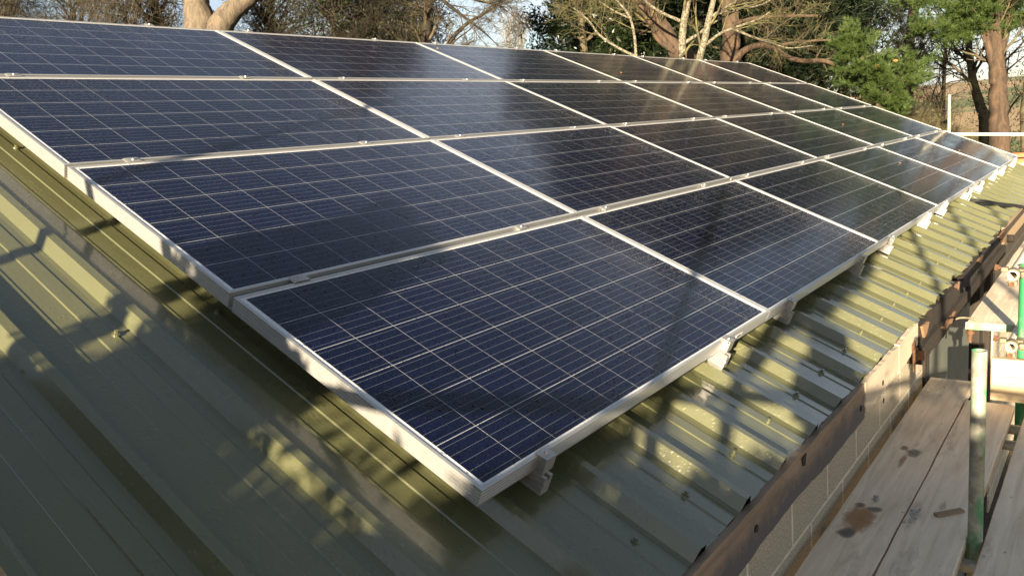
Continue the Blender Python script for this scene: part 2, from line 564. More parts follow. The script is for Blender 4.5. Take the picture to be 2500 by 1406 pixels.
def bark(name, a, b, lich=None, lamt=0.55, sc=14, rough=0.9, spots=False):
    g = N(name)
    v = g.coord('Object', scale=(1, 1, 0.25))
    n = g.noise(sc, 6, 0.7, v, 0.5)
    c = g.mix(g.ramp(n, [(0.35, 0.0), (0.65, 1.0)]), a, b)
    if lich:
        ln = g.noise(sc * (1.6 if spots else 0.5), 4, 0.6)
        c = g.mix(g.ramp(ln, [(lamt - 0.04, 0.0), (lamt + 0.04, 1.0)]), c, lich)
    g.set(Base_Color=c, Roughness=rough, Normal=g.bump(n, 0.8, 0.02))
    return g.m


M_DEAD = bark('barkless_dead_wood', (0.055, 0.043, 0.032), (0.165, 0.128, 0.088), sc=16)
M_TWIG = bark('tan_twigs', (0.035, 0.026, 0.016), (0.08, 0.058, 0.035), (0.09, 0.08, 0.04), 0.55)
M_DTWIG = bark('dark_twigs', (0.014, 0.010, 0.007), (0.036, 0.026, 0.016), (0.07, 0.058, 0.028), 0.62)
M_YTWIG = bark('lichen_twigs', (0.050, 0.038, 0.022), (0.095, 0.078, 0.040), (0.13, 0.12, 0.045), 0.52)
M_BIRCH = bark('speckled_pale_bark', (0.055, 0.045, 0.03), (0.10, 0.085, 0.055), (0.20, 0.185, 0.135), 0.5, sc=22, spots=True)
M_PBARK = bark('red_brown_bark', (0.030, 0.020, 0.013), (0.10, 0.062, 0.037), sc=10)
M_DBARK = bark('dark_bark', (0.05, 0.038, 0.025), (0.11, 0.085, 0.05), (0.13, 0.14, 0.05), 0.6)
M_FAR = bark('far_twigs', (0.20, 0.175, 0.13), (0.30, 0.27, 0.21), sc=5)


def leafm(name, a, b, rough=0.55, spec=0.4):
    g = N(name)
    info = g.n.new('ShaderNodeNewGeometry')
    c = g.mix(info.outputs['Random Per Island'], a, b)
    g.set(Base_Color=c, Roughness=rough, Specular_IOR_Level=spec)
    tr = g.n.new('ShaderNodeBsdfTranslucent')
    g.l.new(c, tr.inputs[0])
    mx = g.n.new('ShaderNodeMixShader'); mx.inputs[0].default_value = 0.22
    g.l.new(g.b.outputs[0], mx.inputs[1]); g.l.new(tr.outputs[0], mx.inputs[2]); g.l.new(mx.outputs[0], g.out.inputs[0])
    return g.m


M_HOLLY = leafm('dark_evergreen_leaf', (0.007, 0.014, 0.005), (0.026, 0.038, 0.012), 0.35)
M_IVY = leafm('ivy_leaf', (0.010, 0.018, 0.006), (0.034, 0.044, 0.014))
M_PINE = leafm('pine_needles', (0.028, 0.058, 0.014), (0.095, 0.140, 0.032))
M_DPINE = leafm('dark_pine_needles', (0.006, 0.014, 0.005), (0.020, 0.034, 0.012))
M_HEDGE = leafm('hedge_leaf', (0.018, 0.028, 0.010), (0.05, 0.062, 0.02))
M_GRASS = leafm('grass_blade', (0.05, 0.08, 0.02), (0.12, 0.14, 0.04))

# ground and fields
g = N('field_ground')
pz = g.coord('Object', scale=(0.012, 0.012, 0))
f1 = g.ramp(g.noise(1.3, 3, 0.5, pz), [(0.46, 0.0), (0.5, 1.0)])
fine = g.noise(0.9, 6, 0.7)
earth = g.mix(fine, (0.26, 0.17, 0.09), (0.40, 0.28, 0.15))
grass = g.mix(fine, (0.075, 0.095, 0.03), (0.17, 0.18, 0.06))
c = g.mix(f1, grass, earth)
g.set(Base_Color=c, Roughness=0.95)
M_FIELD = g.m
g = N('yard_ground')
c = g.mix(g.ramp(g.noise(3, 6, 0.7), [(0.35, 0.0), (0.7, 1.0)]), (0.045, 0.035, 0.024), (0.12, 0.095, 0.06))
g.set(Base_Color=c, Roughness=0.95, Normal=g.bump(g.noise(20, 5), 0.6, 0.03))
M_YARD = g.m

# ------------------------------------------------------------------ terrain
def hz(r, a):
    """height of the land at distance r: flat yard, gently rising fields beyond"""
    t = min(max((r - 34) / 300, 0), 1)
    t = t * t * (3 - 2 * t)
    h = GROUND + t * 10.0
    if r > 334: h += (r - 334) * 0.0215
    return h + 0.25 * math.sin(a * 5 + r * 0.05) * min(1, r / 60)


V, F = [(0, 0, GROUND)], []
radii = [4, 8, 14, 20, 27, 34, 44, 56, 70, 90, 115, 150, 190, 240, 300, 380, 500, 700, 1000, 1600, 2600]
K = 96
for r in radii:
    for k in range(K):
        a = 2 * math.pi * k / K
        V.append((r * math.cos(a), r * math.sin(a), hz(min(r, 1000), a)))
for k in range(K):
    F.append((0, 1 + k, 1 + (k + 1) % K))
for j in range(len(radii) - 1):
    for k in range(K):
        a, b = 1 + j * K + k, 1 + j * K + (k + 1) % K
        F.append((a, a + K, b + K, b))
tag(pydata('ground', V, F, M_FIELD, smooth=True), kind='structure')
V = [(-9, -9, GROUND + .02), (20, -9, GROUND + .02), (20, 14, GROUND + .02), (-9, 14, GROUND + .02)]
tag(pydata('yard', V, [(0, 1, 2, 3)], M_YARD), kind='structure')

# ------------------------------------------------------------------ barn
barn = empty('barn', (0, 0, GROUND))
tag(barn, 'block walled barn with green ribbed metal roof carrying the solar panels', 'barn')


def bput(o, par=None):
    """parent to the barn, keeping world coordinates in the mesh"""
    o.parent = par or barn
    if par is None: o.location = (0, 0, -GROUND)
    return o


U0, U1, V0, V1 = -0.850, 11.72, -0.42, 4.18
RP = 0.3145
prof = []
k = -3
while True:
    b = -0.2225 + k * RP
    if b > U1 + .3: break
    for du_, n_ in ((0.0, -.1405), (0.025, -.105), (0.052, -.105), (0.077, -.1405), (0.112, -.1405), (0.157, -.1400), (0.160, -.1430), (0.222, -.1430), (0.2255, -.1390), (0.272, -.1390), (0.276, -.1425), (0.300, -.1425)):
        prof.append((b + du_, n_))
    k += 1
prof = [p for p in prof if U0 <= p[0] <= U1]
VS = [V0, V0 + .012, 0.6, 1.6, 2.6, 3.6, V1]
V, F = [], []
rr = random.Random(3)
for j, v in enumerate(VS):
    for i, (u, n_) in enumerate(prof):
        vv = v
        dn = 0
        if j == 0 and u > 0:
            vv += rr.uniform(-.003, .002) if u < 2.9 else rr.uniform(-.025, .012)
            if n_ > -.12 and rr.random() < .22: vv -= .014; dn = .006
        V.append(P(u, vv, n_ + dn + 0.0012 * math.sin(u * 7 + v * 3)))
L = len(prof)
for j in range(len(VS) - 1):
    for i in range(L - 1):
        F.append((j * L + i, j * L + i + 1, (j + 1) * L + i + 1, (j + 1) * L + i))
roof = bput(pydata('roof', V, F, M_ROOF))
# far slope
YR, ZR = P(0, V1, -.12)[1:]
V2 = [(x_, 2 * YR - y_, z_) for x_, y_, z_ in V]
bput(pydata('rear_roof', V2, [f[::-1] for f in F], M_ROOF))
# ridge capping
V = []
for u in (U0, U1):
    V += [P(u, V1 - .12, -.104), P(u, V1 - .02, -.100), (u, YR, ZR + .02)]
    y1, z1 = P(u, V1 - .02, -.100)[1:]; V.append((u, 2 * YR - y1, z1))
    y1, z1 = P(u, V1 - .12, -.104)[1:]; V.append((u, 2 * YR - y1, z1))
bput(pydata('ridge_cap', V, [(i, i + 5, i + 6, i + 1) for i in range(4)], M_ROOF))


def screw(u, v):
    b = MB()
    c0, c1, c2, c3 = P(u, v, -.1400), P(u, v, -.1365), P(u, v, -.1345), P(u, v, -.126)
    b.tube(c0, c1, .0125, 16)
    b.tube(c1, c2, .0105, 16)
    b.tube(c2, c3, .0062, 6)
    o = b.build('screw', M_ROOF, roof)


for i in range(-2, 37):
    screw(0.026 + i * RP + rr.uniform(-.012, .012), -0.285 + rr.uniform(-.012, .010))
screw(-0.265, 1.14); screw(0.046, 1.126); screw(0.052, 2.544); screw(-0.58, 1.13)

# walls
b = MB(); b.box((-.70, -.30, GROUND), (3.40, -.18, -.33)); bput(b.build('block_wall', M_BLOCK))
b = MB(); b.box((6.42, -.30, GROUND), (11.6, -.18, -.33)); bput(b.build('block_wall', M_BLOCK))
b = MB(); b.add([(-.70, -.181, GROUND), (-.70, 8.2, GROUND), (-.70, 8.2, -.34), (-.70, YR, 1.52), (-.70, -.181, -.34)], [(0, 1, 2, 3, 4)]); bput(b.build('gable_wall', M_BLOCK))
b = MB(); b.add([(11.6, -.181, GROUND), (11.6, 8.2, GROUND), (11.6, 8.2, -.34), (11.6, YR, 1.52), (11.6, -.181, -.34)], [(0, 1, 2, 3, 4)]); bput(b.build('gable_wall', M_BLOCK))
b = MB(); b.box((-.69, 8.1, GROUND), (11.59, 8.2, -.34)); bput(b.build('rear_wall', M_BLOCK))
# added dark backing behind the opening stands in for the unlit inside
b = MB(); b.box((3.5, .9, GROUND + .03), (6.4, .95, .15)); bput(b.build('dark_opening_backing', M_DARK))
# door leaf, posts, track inside the opening
b = MB(); b.box((3.53, -.290, GROUND), (5.14, -.255, -.50)); bput(b.build('door_panel', M_SHEETG, bevel=.004))
for x0, x1 in ((3.402, 3.465), (3.475, 3.52)):
    b = MB(); b.box((x0, -.315, GROUND), (x1, -.20, -.50)); bput(b.build('post', M_POST, bevel=.006))
for x0, x1, y0 in ((5.55, 5.66, -.22), (5.98, 6.20, -.25), (6.27, 6.39, -.29)):
    b = MB(); b.box((x0, y0, GROUND), (x1, y0 + .1, -.45)); bput(b.build('post', M_POST, bevel=.006))


def ragged(name, x0, x1, ztop, zbot, y0, y1, mat, top=.006, bot=.006, step=.035, seed=1, splint=0.0, taper=False):
    r_ = random.Random(seed)
    V, F = [], []
    n_ = int((x1 - x0) / step) + 1
    ft = fb_ = 0
    for i in range(n_ + 1):
        x_ = x0 + (x1 - x0) * i / n_
        ft = ft * .75 + r_.uniform(-1, 1) * top
        fb_ = fb_ * .8 + r_.uniform(-1, 1) * bot
        zt = (ztop(x_) if callable(ztop) else ztop) + ft
        if r_.random() < splint: zt -= r_.uniform(.02, .06)
        zb = (zbot(x_) if callable(zbot) else zbot) + fb_
        if taper:
            k_ = max(.04, math.sin(math.pi * i / n_) ** .8 * r_.uniform(.6, 1)); zc = zt; zb = zc + (zb - zc) * k_
        V += [(x_, y0, zt), (x_, y1, zt), (x_, y1, zb), (x_, y0, zb)]
    for i in range(n_):
        a, c_ = i * 4, i * 4 + 4
        F += [(a, c_, c_ + 1, a + 1), (a + 1, c_ + 1, c_ + 2, a + 2), (a + 2, c_ + 2, c_ + 3, a + 3), (a + 3, c_ + 3, c_, a)]
    F += [(0, 1, 2, 3), (n_ * 4 + 3, n_ * 4 + 2, n_ * 4 + 1, n_ * 4)]
    return pydata(name, V, F, mat)


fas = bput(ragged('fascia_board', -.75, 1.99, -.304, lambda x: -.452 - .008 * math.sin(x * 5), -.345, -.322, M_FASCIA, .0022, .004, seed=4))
for x_, z_ in ((0.78, -.375), (1.93, -.39)):
    b = MB(); b.tube((x_, -.3455, z_), (x_, -.349, z_), .012, 12); b.build('nail_hole', M_DARK, fas)
b = MB(); b.add([(1.19, -.347, -.318), (1.235, -.347, -.315), (1.222, -.347, -.355), (1.20, -.347, -.348), (1.19, -.349, -.318), (1.235, -.349, -.315), (1.222, -.349, -.355), (1.20, -.349, -.348)], [(0, 1, 2, 3), (7, 6, 5, 4), (0, 4, 5, 1), (1, 5, 6, 2), (2, 6, 7, 3), (3, 7, 4, 0)])
b.build('rot_hole', M_DARK, fas)
ply = bput(ragged('pale_fascia_board', 1.99, 2.58, -.300, lambda x: -.43 + .03 * (x - 2), -.350, -.330, M_PLY, .004, .004, seed=9))
for x_, z_ in ((2.27, -.385), (2.28, -.47)):
    b = MB(); b.tube((x_, -.3505, z_), (x_, -.353, z_), .012, 12); b.build('nail_hole', M_DARK, ply)
ply2 = bput(ragged('pale_fascia_board', 2.60, 3.02, -.300, lambda x: -.44 + .10 * (x - 2.6), -.347, -.326, M_PLY, .005, .006, seed=10))
# rotten wall plate and its lower ledge
beam = bput(ragged('rotten_beam', 3.02, 6.42, -.312, -.415, -.352, -.20, M_ROTTEN, .010, .012, .045, 12, .06))
lowb = bput(ragged('rotten_ledge', 3.0, 6.42, -.425, -.500, -.372, -.21, M_ROTTEN, .004, .010, .05, 15))
for i, (x0, x1, z0, z1, y0) in enumerate(((3.05, 3.22, -.325, -.40, -.360), (4.05, 4.22, -.312, -.350, -.357), (4.95, 5.25, -.312, -.340, -.357), (3.50, 3.95, -.440, -.485, -.376), (6.05, 6.55, -.305, -.39, -.362))):
    b = ragged('split_splinter', x0, x1, z0, z1, y0 - .004, y0 + .012, M_SPLINT, .006, .012, .03, 20 + i, taper=True)
    b.parent = beam
bput(ragged('striped_fascia_board', 6.55, 11.7, -.300, -.47, -.352, -.325, M_GRAIN, .003, .003, .1, 30))
# rusty bracket and bolt
br = MB(); br.add([(2.86, -.352, -.372), (2.91, -.352, -.360), (2.935, -.352, -.400), (2.925, -.352, -.47), (2.885, -.352, -.515), (2.872, -.352, -.44),
                   (2.86, -.357, -.372), (2.91, -.357, -.360), (2.935, -.357, -.400), (2.925, -.357, -.47), (2.885, -.357, -.515), (2.872, -.357, -.44)],
                  [(0, 1, 2, 3, 4, 5), (11, 10, 9, 8, 7, 6)] + [(i, i + 6, (i + 1) % 6 + 6, (i + 1) % 6) for i in range(6)])
bro = bput(br.build('rusty_plate', M_RUST))
b = MB(); b.tube((2.90, -.357, -.43), (2.90, -.364, -.43), .040, 16); b.tube((2.90, -.364, -.43), (2.90, -.40, -.43), .027, 6)
b.build('bolt', M_RUST, bro)
b = MB(); b.tube((6.72, -.33, -.42), (6.72, -.40, -.42), .035, 14); bput(b.build('wall_bolt', M_POST))
b = MB(); b.tube((3.20, -.29, -.775), (3.20, -.345, -.775), .026, 18, .004); bput(b.build('pipe_stub', M_YEL))

# ------------------------------------------------------------------ solar panels
PWD, PHT, FH = 1.8832, 0.992, 0.050
SEC = [(0.0105, -.0042), (0.0105, -.0002), (0.0100, 0.0), (0.0006, 0.0), (0.0, -.0006)]
for i in range(1, 5):
    n_ = -FH * i / 5
    SEC += [(0.0, n_ + .0012), (0.0012, n_ + .0004), (0.0012, n_ - .0004), (0.0, n_ - .0012)]
SEC += [(0.0, -FH), (0.026, -FH), (0.026, -FH + .0015), (0.0015, -FH + .0015)]
V, F = [], []
for a, n_ in SEC:
    V += [(a, a, n_), (PWD - a, a, n_), (PWD - a, PHT - a, n_), (a, PHT - a, n_)]
for j in range(len(SEC) - 1):
    for k in range(4):
        F.append((j * 4 + k, (j + 1) * 4 + k, (j + 1) * 4 + (k + 1) % 4, j * 4 + (k + 1) % 4))
panel = empty('solar_panel')
frame = pydata('frame', V, F, M_ALU, panel)
V = [(.0104, .0104, -.0040), (PWD - .0104, .0104, -.0040), (PWD - .0104, PHT - .0104, -.0040), (.0104, PHT - .0104, -.0040)]
glass = pydata('glass', V, [(0, 1, 2, 3)], M_PV, panel)
V = [(x_, y_, -.009) for x_, y_, _ in V]
back = pydata('backsheet', V, [(3, 2, 1, 0)], M_BACK, panel)
ROWN = ['in the row along the eave', 'in the second row from the eave', 'in the third row up', 'in the top row by the ridge']
COLN = ['at the near end', 'second from the near end', 'third from the near end', 'third from the far end', 'second from the far end', 'at the far end']
pan = {}
for r in range(4):
    for c in range(6):
        if r == c == 0:
            o = panel
        else:
            o = panel.copy(); COL.objects.link(o)
            for ch in (frame, glass, back):
                k_ = ch.copy(); COL.objects.link(k_); k_.parent = o
        o.location = P(c * PX + rr.uniform(-.001, .001), r * PY + rr.uniform(-.0015, .0015), rr.uniform(-.0012, .0012))
        o.rotation_euler = (TH + rr.uniform(-.0012, .0012), rr.uniform(-.0006, .0006), 0)
        tag(o, 'dark blue solar panel %s, %s' % (ROWN[r], COLN[c]), 'solar panel', 'solar panels on the barn roof')
        pan[r, c] = o
b = MB()
b.box((1.545, -.0012, -.042), (1.605, -.0001, -.020))
st_ = b.build('sticker', M_STICK, pan[0, 0])
b = MB(); b.box((1.556, -.0018, -.037), (1.594, -.0011, -.025)); b.build('barcode', M_SHEETG, st_)

# dead leaves that lie on the panels
for i, (u, v) in enumerate(((6.98, 0.62), (8.2, 1.55), (9.6, .5), (6.05, 3.3), (3.86, 3.86))):
    s = .017
    V = [P(u - s, v, .001), P(u, v - s * .7, .006), P(u + s, v + s * .2, .002), P(u + s * .2, v + s * .8, .009)]
    V += [(a_, b_, c_ + .0012) for a_, b_, c_ in V]
    lo = pydata('dead_leaf', V, [(3, 2, 1, 0), (4, 5, 6, 7), (0, 1, 5, 4), (1, 2, 6, 5), (2, 3, 7, 6), (3, 0, 4, 7)], M_LEAFB)
    tag(lo, ['brown leaf on the eave row of panels, nearer of two', 'brown leaf on the second row of panels', 'brown leaf on the eave row of panels, farther of two',
             'brown leaf on the top row of panels, farther of two', 'brown leaf on the top row of panels, nearer of two'][i], 'leaf', 'dead leaves on the panels')

# ------------------------------------------------------------------ rails with clamps
# section in (x, n): slotted extrusion
RS = [(-.018, -.052), (-.007, -.052), (-.007, -.060), (-.012, -.060), (-.012, -.066), (.012, -.066), (.012, -.060), (.007, -.060), (.007, -.052), (.018, -.052),
      (.018, -.108), (-.018, -.108), (-.018, -.103), (-.0165, -.103), (-.0165, -.090), (-.018, -.090), (-.018, -.084), (-.010, -.084), (-.010, -.074), (-.018, -.074), (-.018, -.068), (-.0165, -.068), (-.0165, -.060), (-.018, -.060)]
rail = empty('mounting_rail')
V = []
vl0, vl1 = -.040, 4.10
for v in (vl0, vl1):
    V += [(x_, v, n_) for x_, n_ in RS]
q = len(RS)
F = [(i, (i + 1) % q, q + (i + 1) % q, q + i) for i in range(q)]
from mathutils.geometry import tessellate_polygon
tri = tessellate_polygon([[Vector((x_, n_, 0)) for x_, n_ in RS]])
F += [tuple(t) for t in tri] + [tuple(i + q for i in t[::-1]) for t in tri]
ext = pydata('extrusion', V, F, M_RAIL, rail)


def end_clamp(v, s):
    b = MB()
    b.add([(-.022, v + s * .009, .0008), (.022, v + s * .009, .0008), (.022, v + s * .009, .0045), (-.022, v + s * .009, .0045),
           (-.022, v - s * .030, .0008), (.022, v - s * .030, .0008), (.022, v - s * .030, .0045), (-.022, v - s * .030, .0045)],
          [(0, 1, 2, 3), (7, 6, 5, 4), (3, 2, 6, 7), (0, 4, 5, 1), (0, 3, 7, 4), (1, 5, 6, 2)])
    y0, y1 = sorted((v - s * .0305, v - s * .0270)); b.box((-.0218, y0, -.040), (.0218, y1, .0042))
    y0, y1 = sorted((v - s * .0268, v - s * .0165)); b.box((-.0165, y0, -.050), (.010, y1, -.006))
    y0, y1 = sorted((v - s * .0165, v - s * .0020)); b.box((-.0065, y0, -.0505), (.0065, y1, .0004))
    o = b.build('end_clamp', M_RAIL, rail)
    k = MB(); k.tube((0, v - s * .012, .0046), (0, v - s * .012, .0095), .0072, 16, r2=.0060)
    k.tube((0, v - s * .012, .0096), (0, v - s * .012, .0098), .0032, 6)
    k.build('bolt', M_BOLT, o, smooth=True)
    return o


def mid_clamp(v):
    b = MB()
    w = .011
    pts = [(-.032, .0008), (-.026, .0030), (-.018, .0042), (.018, .0042), (.026, .0030), (.032, .0008)]
    V = []
    for y_ in (v - w - .008, v + w + .008):
        V += [(x_, y_, n_) for x_, n_ in pts] + [(x_, y_, n_ - .0022) for x_, n_ in pts[::-1]]
    k = 12
    b.add(V, [(i, (i + 1) % k, k + (i + 1) % k, k + i) for i in range(k)] + [tuple(range(k))[::-1], tuple(range(k, 2 * k))])
    b.box((-.017, v - .0085, -.045), (-.014, v + .0085, .0018)); b.box((.014, v - .0085, -.045), (.017, v + .0085, .0018))
    o = b.build('mid_clamp', M_RAIL, rail)
    k = MB(); k.tube((0, v, .0043), (0, v, .0095), .0075, 16, r2=.0062); k.build('bolt', M_BOLT, o, smooth=True)
    return o


clamps = [end_clamp(0, 1), end_clamp(3 * PY + PHT, -1)] + [mid_clamp(i * PY - .011) for i in (1, 2, 3)]
ORD = ['first', 'second', 'third', 'fourth', 'fifth', 'sixth', 'seventh', 'eighth', 'ninth', 'tenth', 'eleventh', 'twelfth']
rails = []
for i in range(12):
    u = (i // 2) * PX + (0.245 if i % 2 == 0 else 1.425)
    if i == 0: o = rail
    else:
        o = rail.copy(); COL.objects.link(o)
        e_ = ext.copy(); COL.objects.link(e_); e_.parent = o
        for ch in clamps:
            k_ = ch.copy(); COL.objects.link(k_); k_.parent = o
            for gch in ch.children:
                d_ = gch.copy(); COL.objects.link(d_); d_.parent = k_
    o.location = P(u, rr.uniform(-.004, .004) - (.012 if i in (7, 8) else 0), 0)
    o.rotation_euler = (TH, 0, 0)
    tag(o, 'aluminium mounting rail end sticking out below the panels, %s from the near corner' % ORD[i], 'mounting rail', 'rails under the solar panels')
    rails.append(o)

# ------------------------------------------------------------------ cables
cab = empty('cable', P(7.94, -.05, -.1))
tag(cab, 'pair of black cables tied to a rail end and trailing over the green roof', 'cable')


def poly_tube(name, pts, r, mat, parent=None, k=10, origin=(0, 0, 0)):
    pts = [np.array(p, float) - np.array(origin) for p in pts]
    V, F = [], []
    for i, p in enumerate(pts):
        t = pts[min(i + 1, len(pts) - 1)] - pts[max(i - 1, 0)]
        t /= np.linalg.norm(t)
        e = np.cross(t, (0.1, 0.2, 1)); e /= np.linalg.norm(e)
        f = np.cross(t, e)
        rr_ = r[i] if hasattr(r, '__len__') else r
        for j in range(k):
            a = 2 * math.pi * j / k
            V.append(p + (e * math.cos(a) + f * math.sin(a)) * rr_)
    for i in range(len(pts) - 1):
        for j in range(k):
            F.append((i * k + j, i * k + (j + 1) % k, (i + 1) * k + (j + 1) % k, (i + 1) * k + j))
    F += [tuple(range(k))[::-1], tuple(range((len(pts) - 1) * k, len(pts) * k))]
    return pydata(name, V, F, mat, parent, True)


def bez(pts, n_=8):
    """Catmull-Rom through points"""
    pts = [np.array(p, float) for p in pts]
    pts = [2 * pts[0] - pts[1]] + pts + [2 * pts[-1] - pts[-2]]
    out = []
    for i in range(1, len(pts) - 2):
        for j in range(n_):
            t = j / n_
            a, b_, c_, d_ = pts[i - 1:i + 3]
            out.append(.5 * ((2 * b_) + (-a + c_) * t + (2 * a - 5 * b_ + 4 * c_ - d_) * t * t + (-a + 3 * b_ - 3 * c_ + d_) * t ** 3))
    out.append(pts[-2])
    return out


for k_, (du_, dn_) in enumerate(((0, 0), (.03, .012))):
    poly_tube('cable_strand', bez([P(7.07 + du_, .05, -.095), P(7.10 + du_, -.06, -.10), P(7.16 + du_, -.17, -.085 + dn_), P(7.36 + du_, -.28, -.088 + dn_), P(7.75 + du_, -.40, -.105 + dn_), P(8.2 + du_, -.50, -.14)], 7), .009, M_CABLE, cab, origin=P(7.94, -.05, -.1))
b = poly_tube('cable_tie', [P(7.055, -.042, -.05), P(7.055, -.044, -.112), P(7.02, -.06, -.135)], .0035, M_CABLE, cab, 6, P(7.94, -.05, -.1))

# ------------------------------------------------------------------ scaffold
TR = .0233


def board(name, x0, x1, y0, y1, z1, th, mat, label, bands=None, seed=0, group='scaffold boards of the working platform'):
    r_ = random.Random(seed)
    root = empty(name, ((x0 + x1) / 2, (y0 + y1) / 2, z1 - th))
    org = root.location
    # object space = world space for the grain: keep mesh in world and shift the object back
    V, F = [], []
    n_ = int((x1 - x0) / .08)
    w0 = w1 = wz = 0
    for i in range(n_ + 1):
        x_ = x0 + (x1 - x0) * i / n_
        w0 = w0 * .7 + r_.uniform(-.0012, .0012); w1 = w1 * .7 + r_.uniform(-.0012, .0012); wz = wz * .8 + r_.uniform(-.0006, .0006)
        a, c_ = y0 + w0, y1 + w1
        e = .0035
        zt, zb = z1 + wz, z1 - th + wz
        V += [(x_, a, zb), (x_, a, zt - e), (x_, a + e, zt), (x_, c_ - e, zt), (x_, c_, zt - e), (x_, c_, zb)]
    for i in range(n_):
        for j in range(6):
            F.append((i * 6 + j, i * 6 + (j + 1) % 6, i * 6 + 6 + (j + 1) % 6, i * 6 + 6 + j))
    F += [tuple(range(6))[::-1], tuple(range(n_ * 6, n_ * 6 + 6))]
    o = pydata('plank', V, F, mat, root)
    o.location = -Vector(org)
    tag(root, label, 'scaffold board', group)
    if bands:
        b = MB()
        for xb in bands:
            b.box((xb - .0015, y0 - .002, z1 - th - .002), (xb + .003, y1 + .002, z1 + .0012))
        bo = b.build('end_band', M_GREENBAND, root)
        bo.location = -Vector(org)
    return root


M_GREENBAND = tube_mat('painted_end_band', (0.16, 0.48, 0.16), 0.47)
board('scaffold_board', -1.9, 3.41, -.552, -.338, -.70, .038, M_BOARD, 'scaffold board beside the block wall with a rust brown mud stain', seed=1)
board('scaffold_board', -1.9, 3.09, -.768, -.558, -.698, .038, M_BOARD2, 'middle scaffold board carrying the small wooden offcut', seed=2)
board('scaffold_board', -1.9, 3.4, -1.035, -.818, -.701, .038, M_BOARD2, 'outermost scaffold board, beyond the gap with the green tube', seed=3)
ub = board('scaffold_board', 3.46, 9.3, -.722, -.500, -.385, .036, M_BOARD2, 'raised scaffold board with green painted end beyond the platform', [3.4585], 4, 'scaffold boards of the raised platform')
# hook and bolt under the raised board end
b = MB()
b.tube((3.50, -.515, -.424), (3.50, -.515, -.475), .012, 8)
b.tube((3.50, -.515, -.440), (3.50, -.515, -.458), .021, 6)
b.tube((3.495, -.515, -.475), (3.495, -.515, -.505), .009, 8)
o = b.build('hanging_bolt', M_RUST, ub); o.location = -Vector(ub.location)
pts = [(3.50, -.525 - .05 * math.cos(a) + .03, -.384 + .014 * math.sin(a)) for a in np.linspace(0, math.pi, 9)]
o = poly_tube('hoop', pts, .006, M_COUPLER, ub, 8, ub.location)
# toe board on edge
t = empty('toe_board', (3.125, -.85, -.69)); tag(t, 'sunlit wooden board standing on edge across the end of the platform', 'toe board')
b = MB(); b.box((-.019, -.42, .0), (.019, .190, .217)); b.build('plank', M_TOE, t, bevel=.004)


def tube_thing(name, a, b_, mat, label, cat='scaffold tube', group=None, r=TR):
    o = MB().tube(tuple(np.array(a) - np.array(a)), tuple(np.array(b_) - np.array(a)), r, 32, .004).build(name, mat, None, smooth=True)
    o.location = a
    tag(o, label, cat, group)
    return o


tube_thing('scaffold_tube', (1.625, -.793, GROUND), (1.625, -.793, -.022), M_TUBE, 'upright tube with open top and patchy green paint between the boards')
tube_thing('scaffold_tube', (3.245, -.778, GROUND), (3.245, -.778, -.02), M_GREEN, 'bright green upright tube beside the raised scaffold board')
tube_thing('scaffold_tube', (3.10, -.740, -.052), (10.6, -.740, -.02), M_WHITE, 'level tube with open end, clamped at the top of the green upright', group='ledger tubes of the far scaffold')
tube_thing('scaffold_tube', (3.10, -.742, -.408), (10.6, -.742, -.408), M_WHITE, 'level tube with open end, clamped low on the green upright', group='ledger tubes of the far scaffold')
pp = ray(2318, 232, 11.4); pq = ray(2318, 330, 11.4)
tube_thing('scaffold_tube', (pp[0], pp[1], GROUND), tuple(pp), M_GALV, 'pale upright tube standing beyond the far end of the roof')
ra, rb = ray(2300, 328, 11.75), ray(2700, 329, 11.2)
tube_thing('scaffold_tube', tuple(ra), tuple(rb), M_WHITE, 'pale level guard rail beyond the far end of the roof')
for i, x_ in enumerate((0.2, 1.55, 2.72, 2.93)):
    tube_thing('scaffold_tube', (x_, -1.35, -.765), (x_, -.302, -.765), M_GALV, ['dark cross tube carrying the near end of the boards', 'dark cross tube under the boards beside the upright', 'dark cross tube under the boards, nearer of the far pair', 'dark cross tube under the boards, farther of the far pair'][i], group='cross tubes under the platform')


def coupler(cx, cy, cz, label):
    """double coupler: band round the upright, band round the level tube, hinge lugs and bolts"""
    root = empty('scaffold_coupler', (cx, cy, cz))
    b = MB()
    b.tube((-.0, -.038, -.028), (0, -.038, .028), .030, 24, .006)           # band on the upright (local: upright behind)
    o = b.build('upright_band', M_COUPLER, root, smooth=True); o.location = (.145, 0, 0)
    b = MB()
    b.tube((0, 0, 0), (.052, 0, 0), .0305, 24, .006)
    b.build('tube_band', M_COUPLER, root, smooth=True)
    b = MB()
    b.box((.006, .020, .012), (.046, .052, .036)); b.box((.006, -.018, -.058), (.046, .020, -.029)); b.box((.050, -.045, -.022), (.125, -.012, .022)); b.box((.006, -.056, -.016), (.046, -.031, .016))
    b.build('lug', M_COUPLER, root, bevel=.006)
    b = MB()
    b.tube((.026, .045, .028), (.026, .078, .033), .0075, 8); b.tube((.026, .062, .030), (.026, .078, .033), .017, 6)
    b.tube((.026, -.075, .004), (.026, -.055, .004), .017, 6)
    b.build('bolt', M_RUST, root)
    b = MB(); b.tube((.0, .004, -.045), (.006, .004, -.045), .012, 12); b.build('rivet', M_RUST, root)
    tag(root, label, 'scaffold coupler', 'couplers on the green upright')
    return root


coupler(3.108, -.740, -.052, 'upper rusty coupler at the top of the bright green upright')
coupler(3.108, -.742, -.408, 'lower rusty coupler on the bright green upright above the toe board')
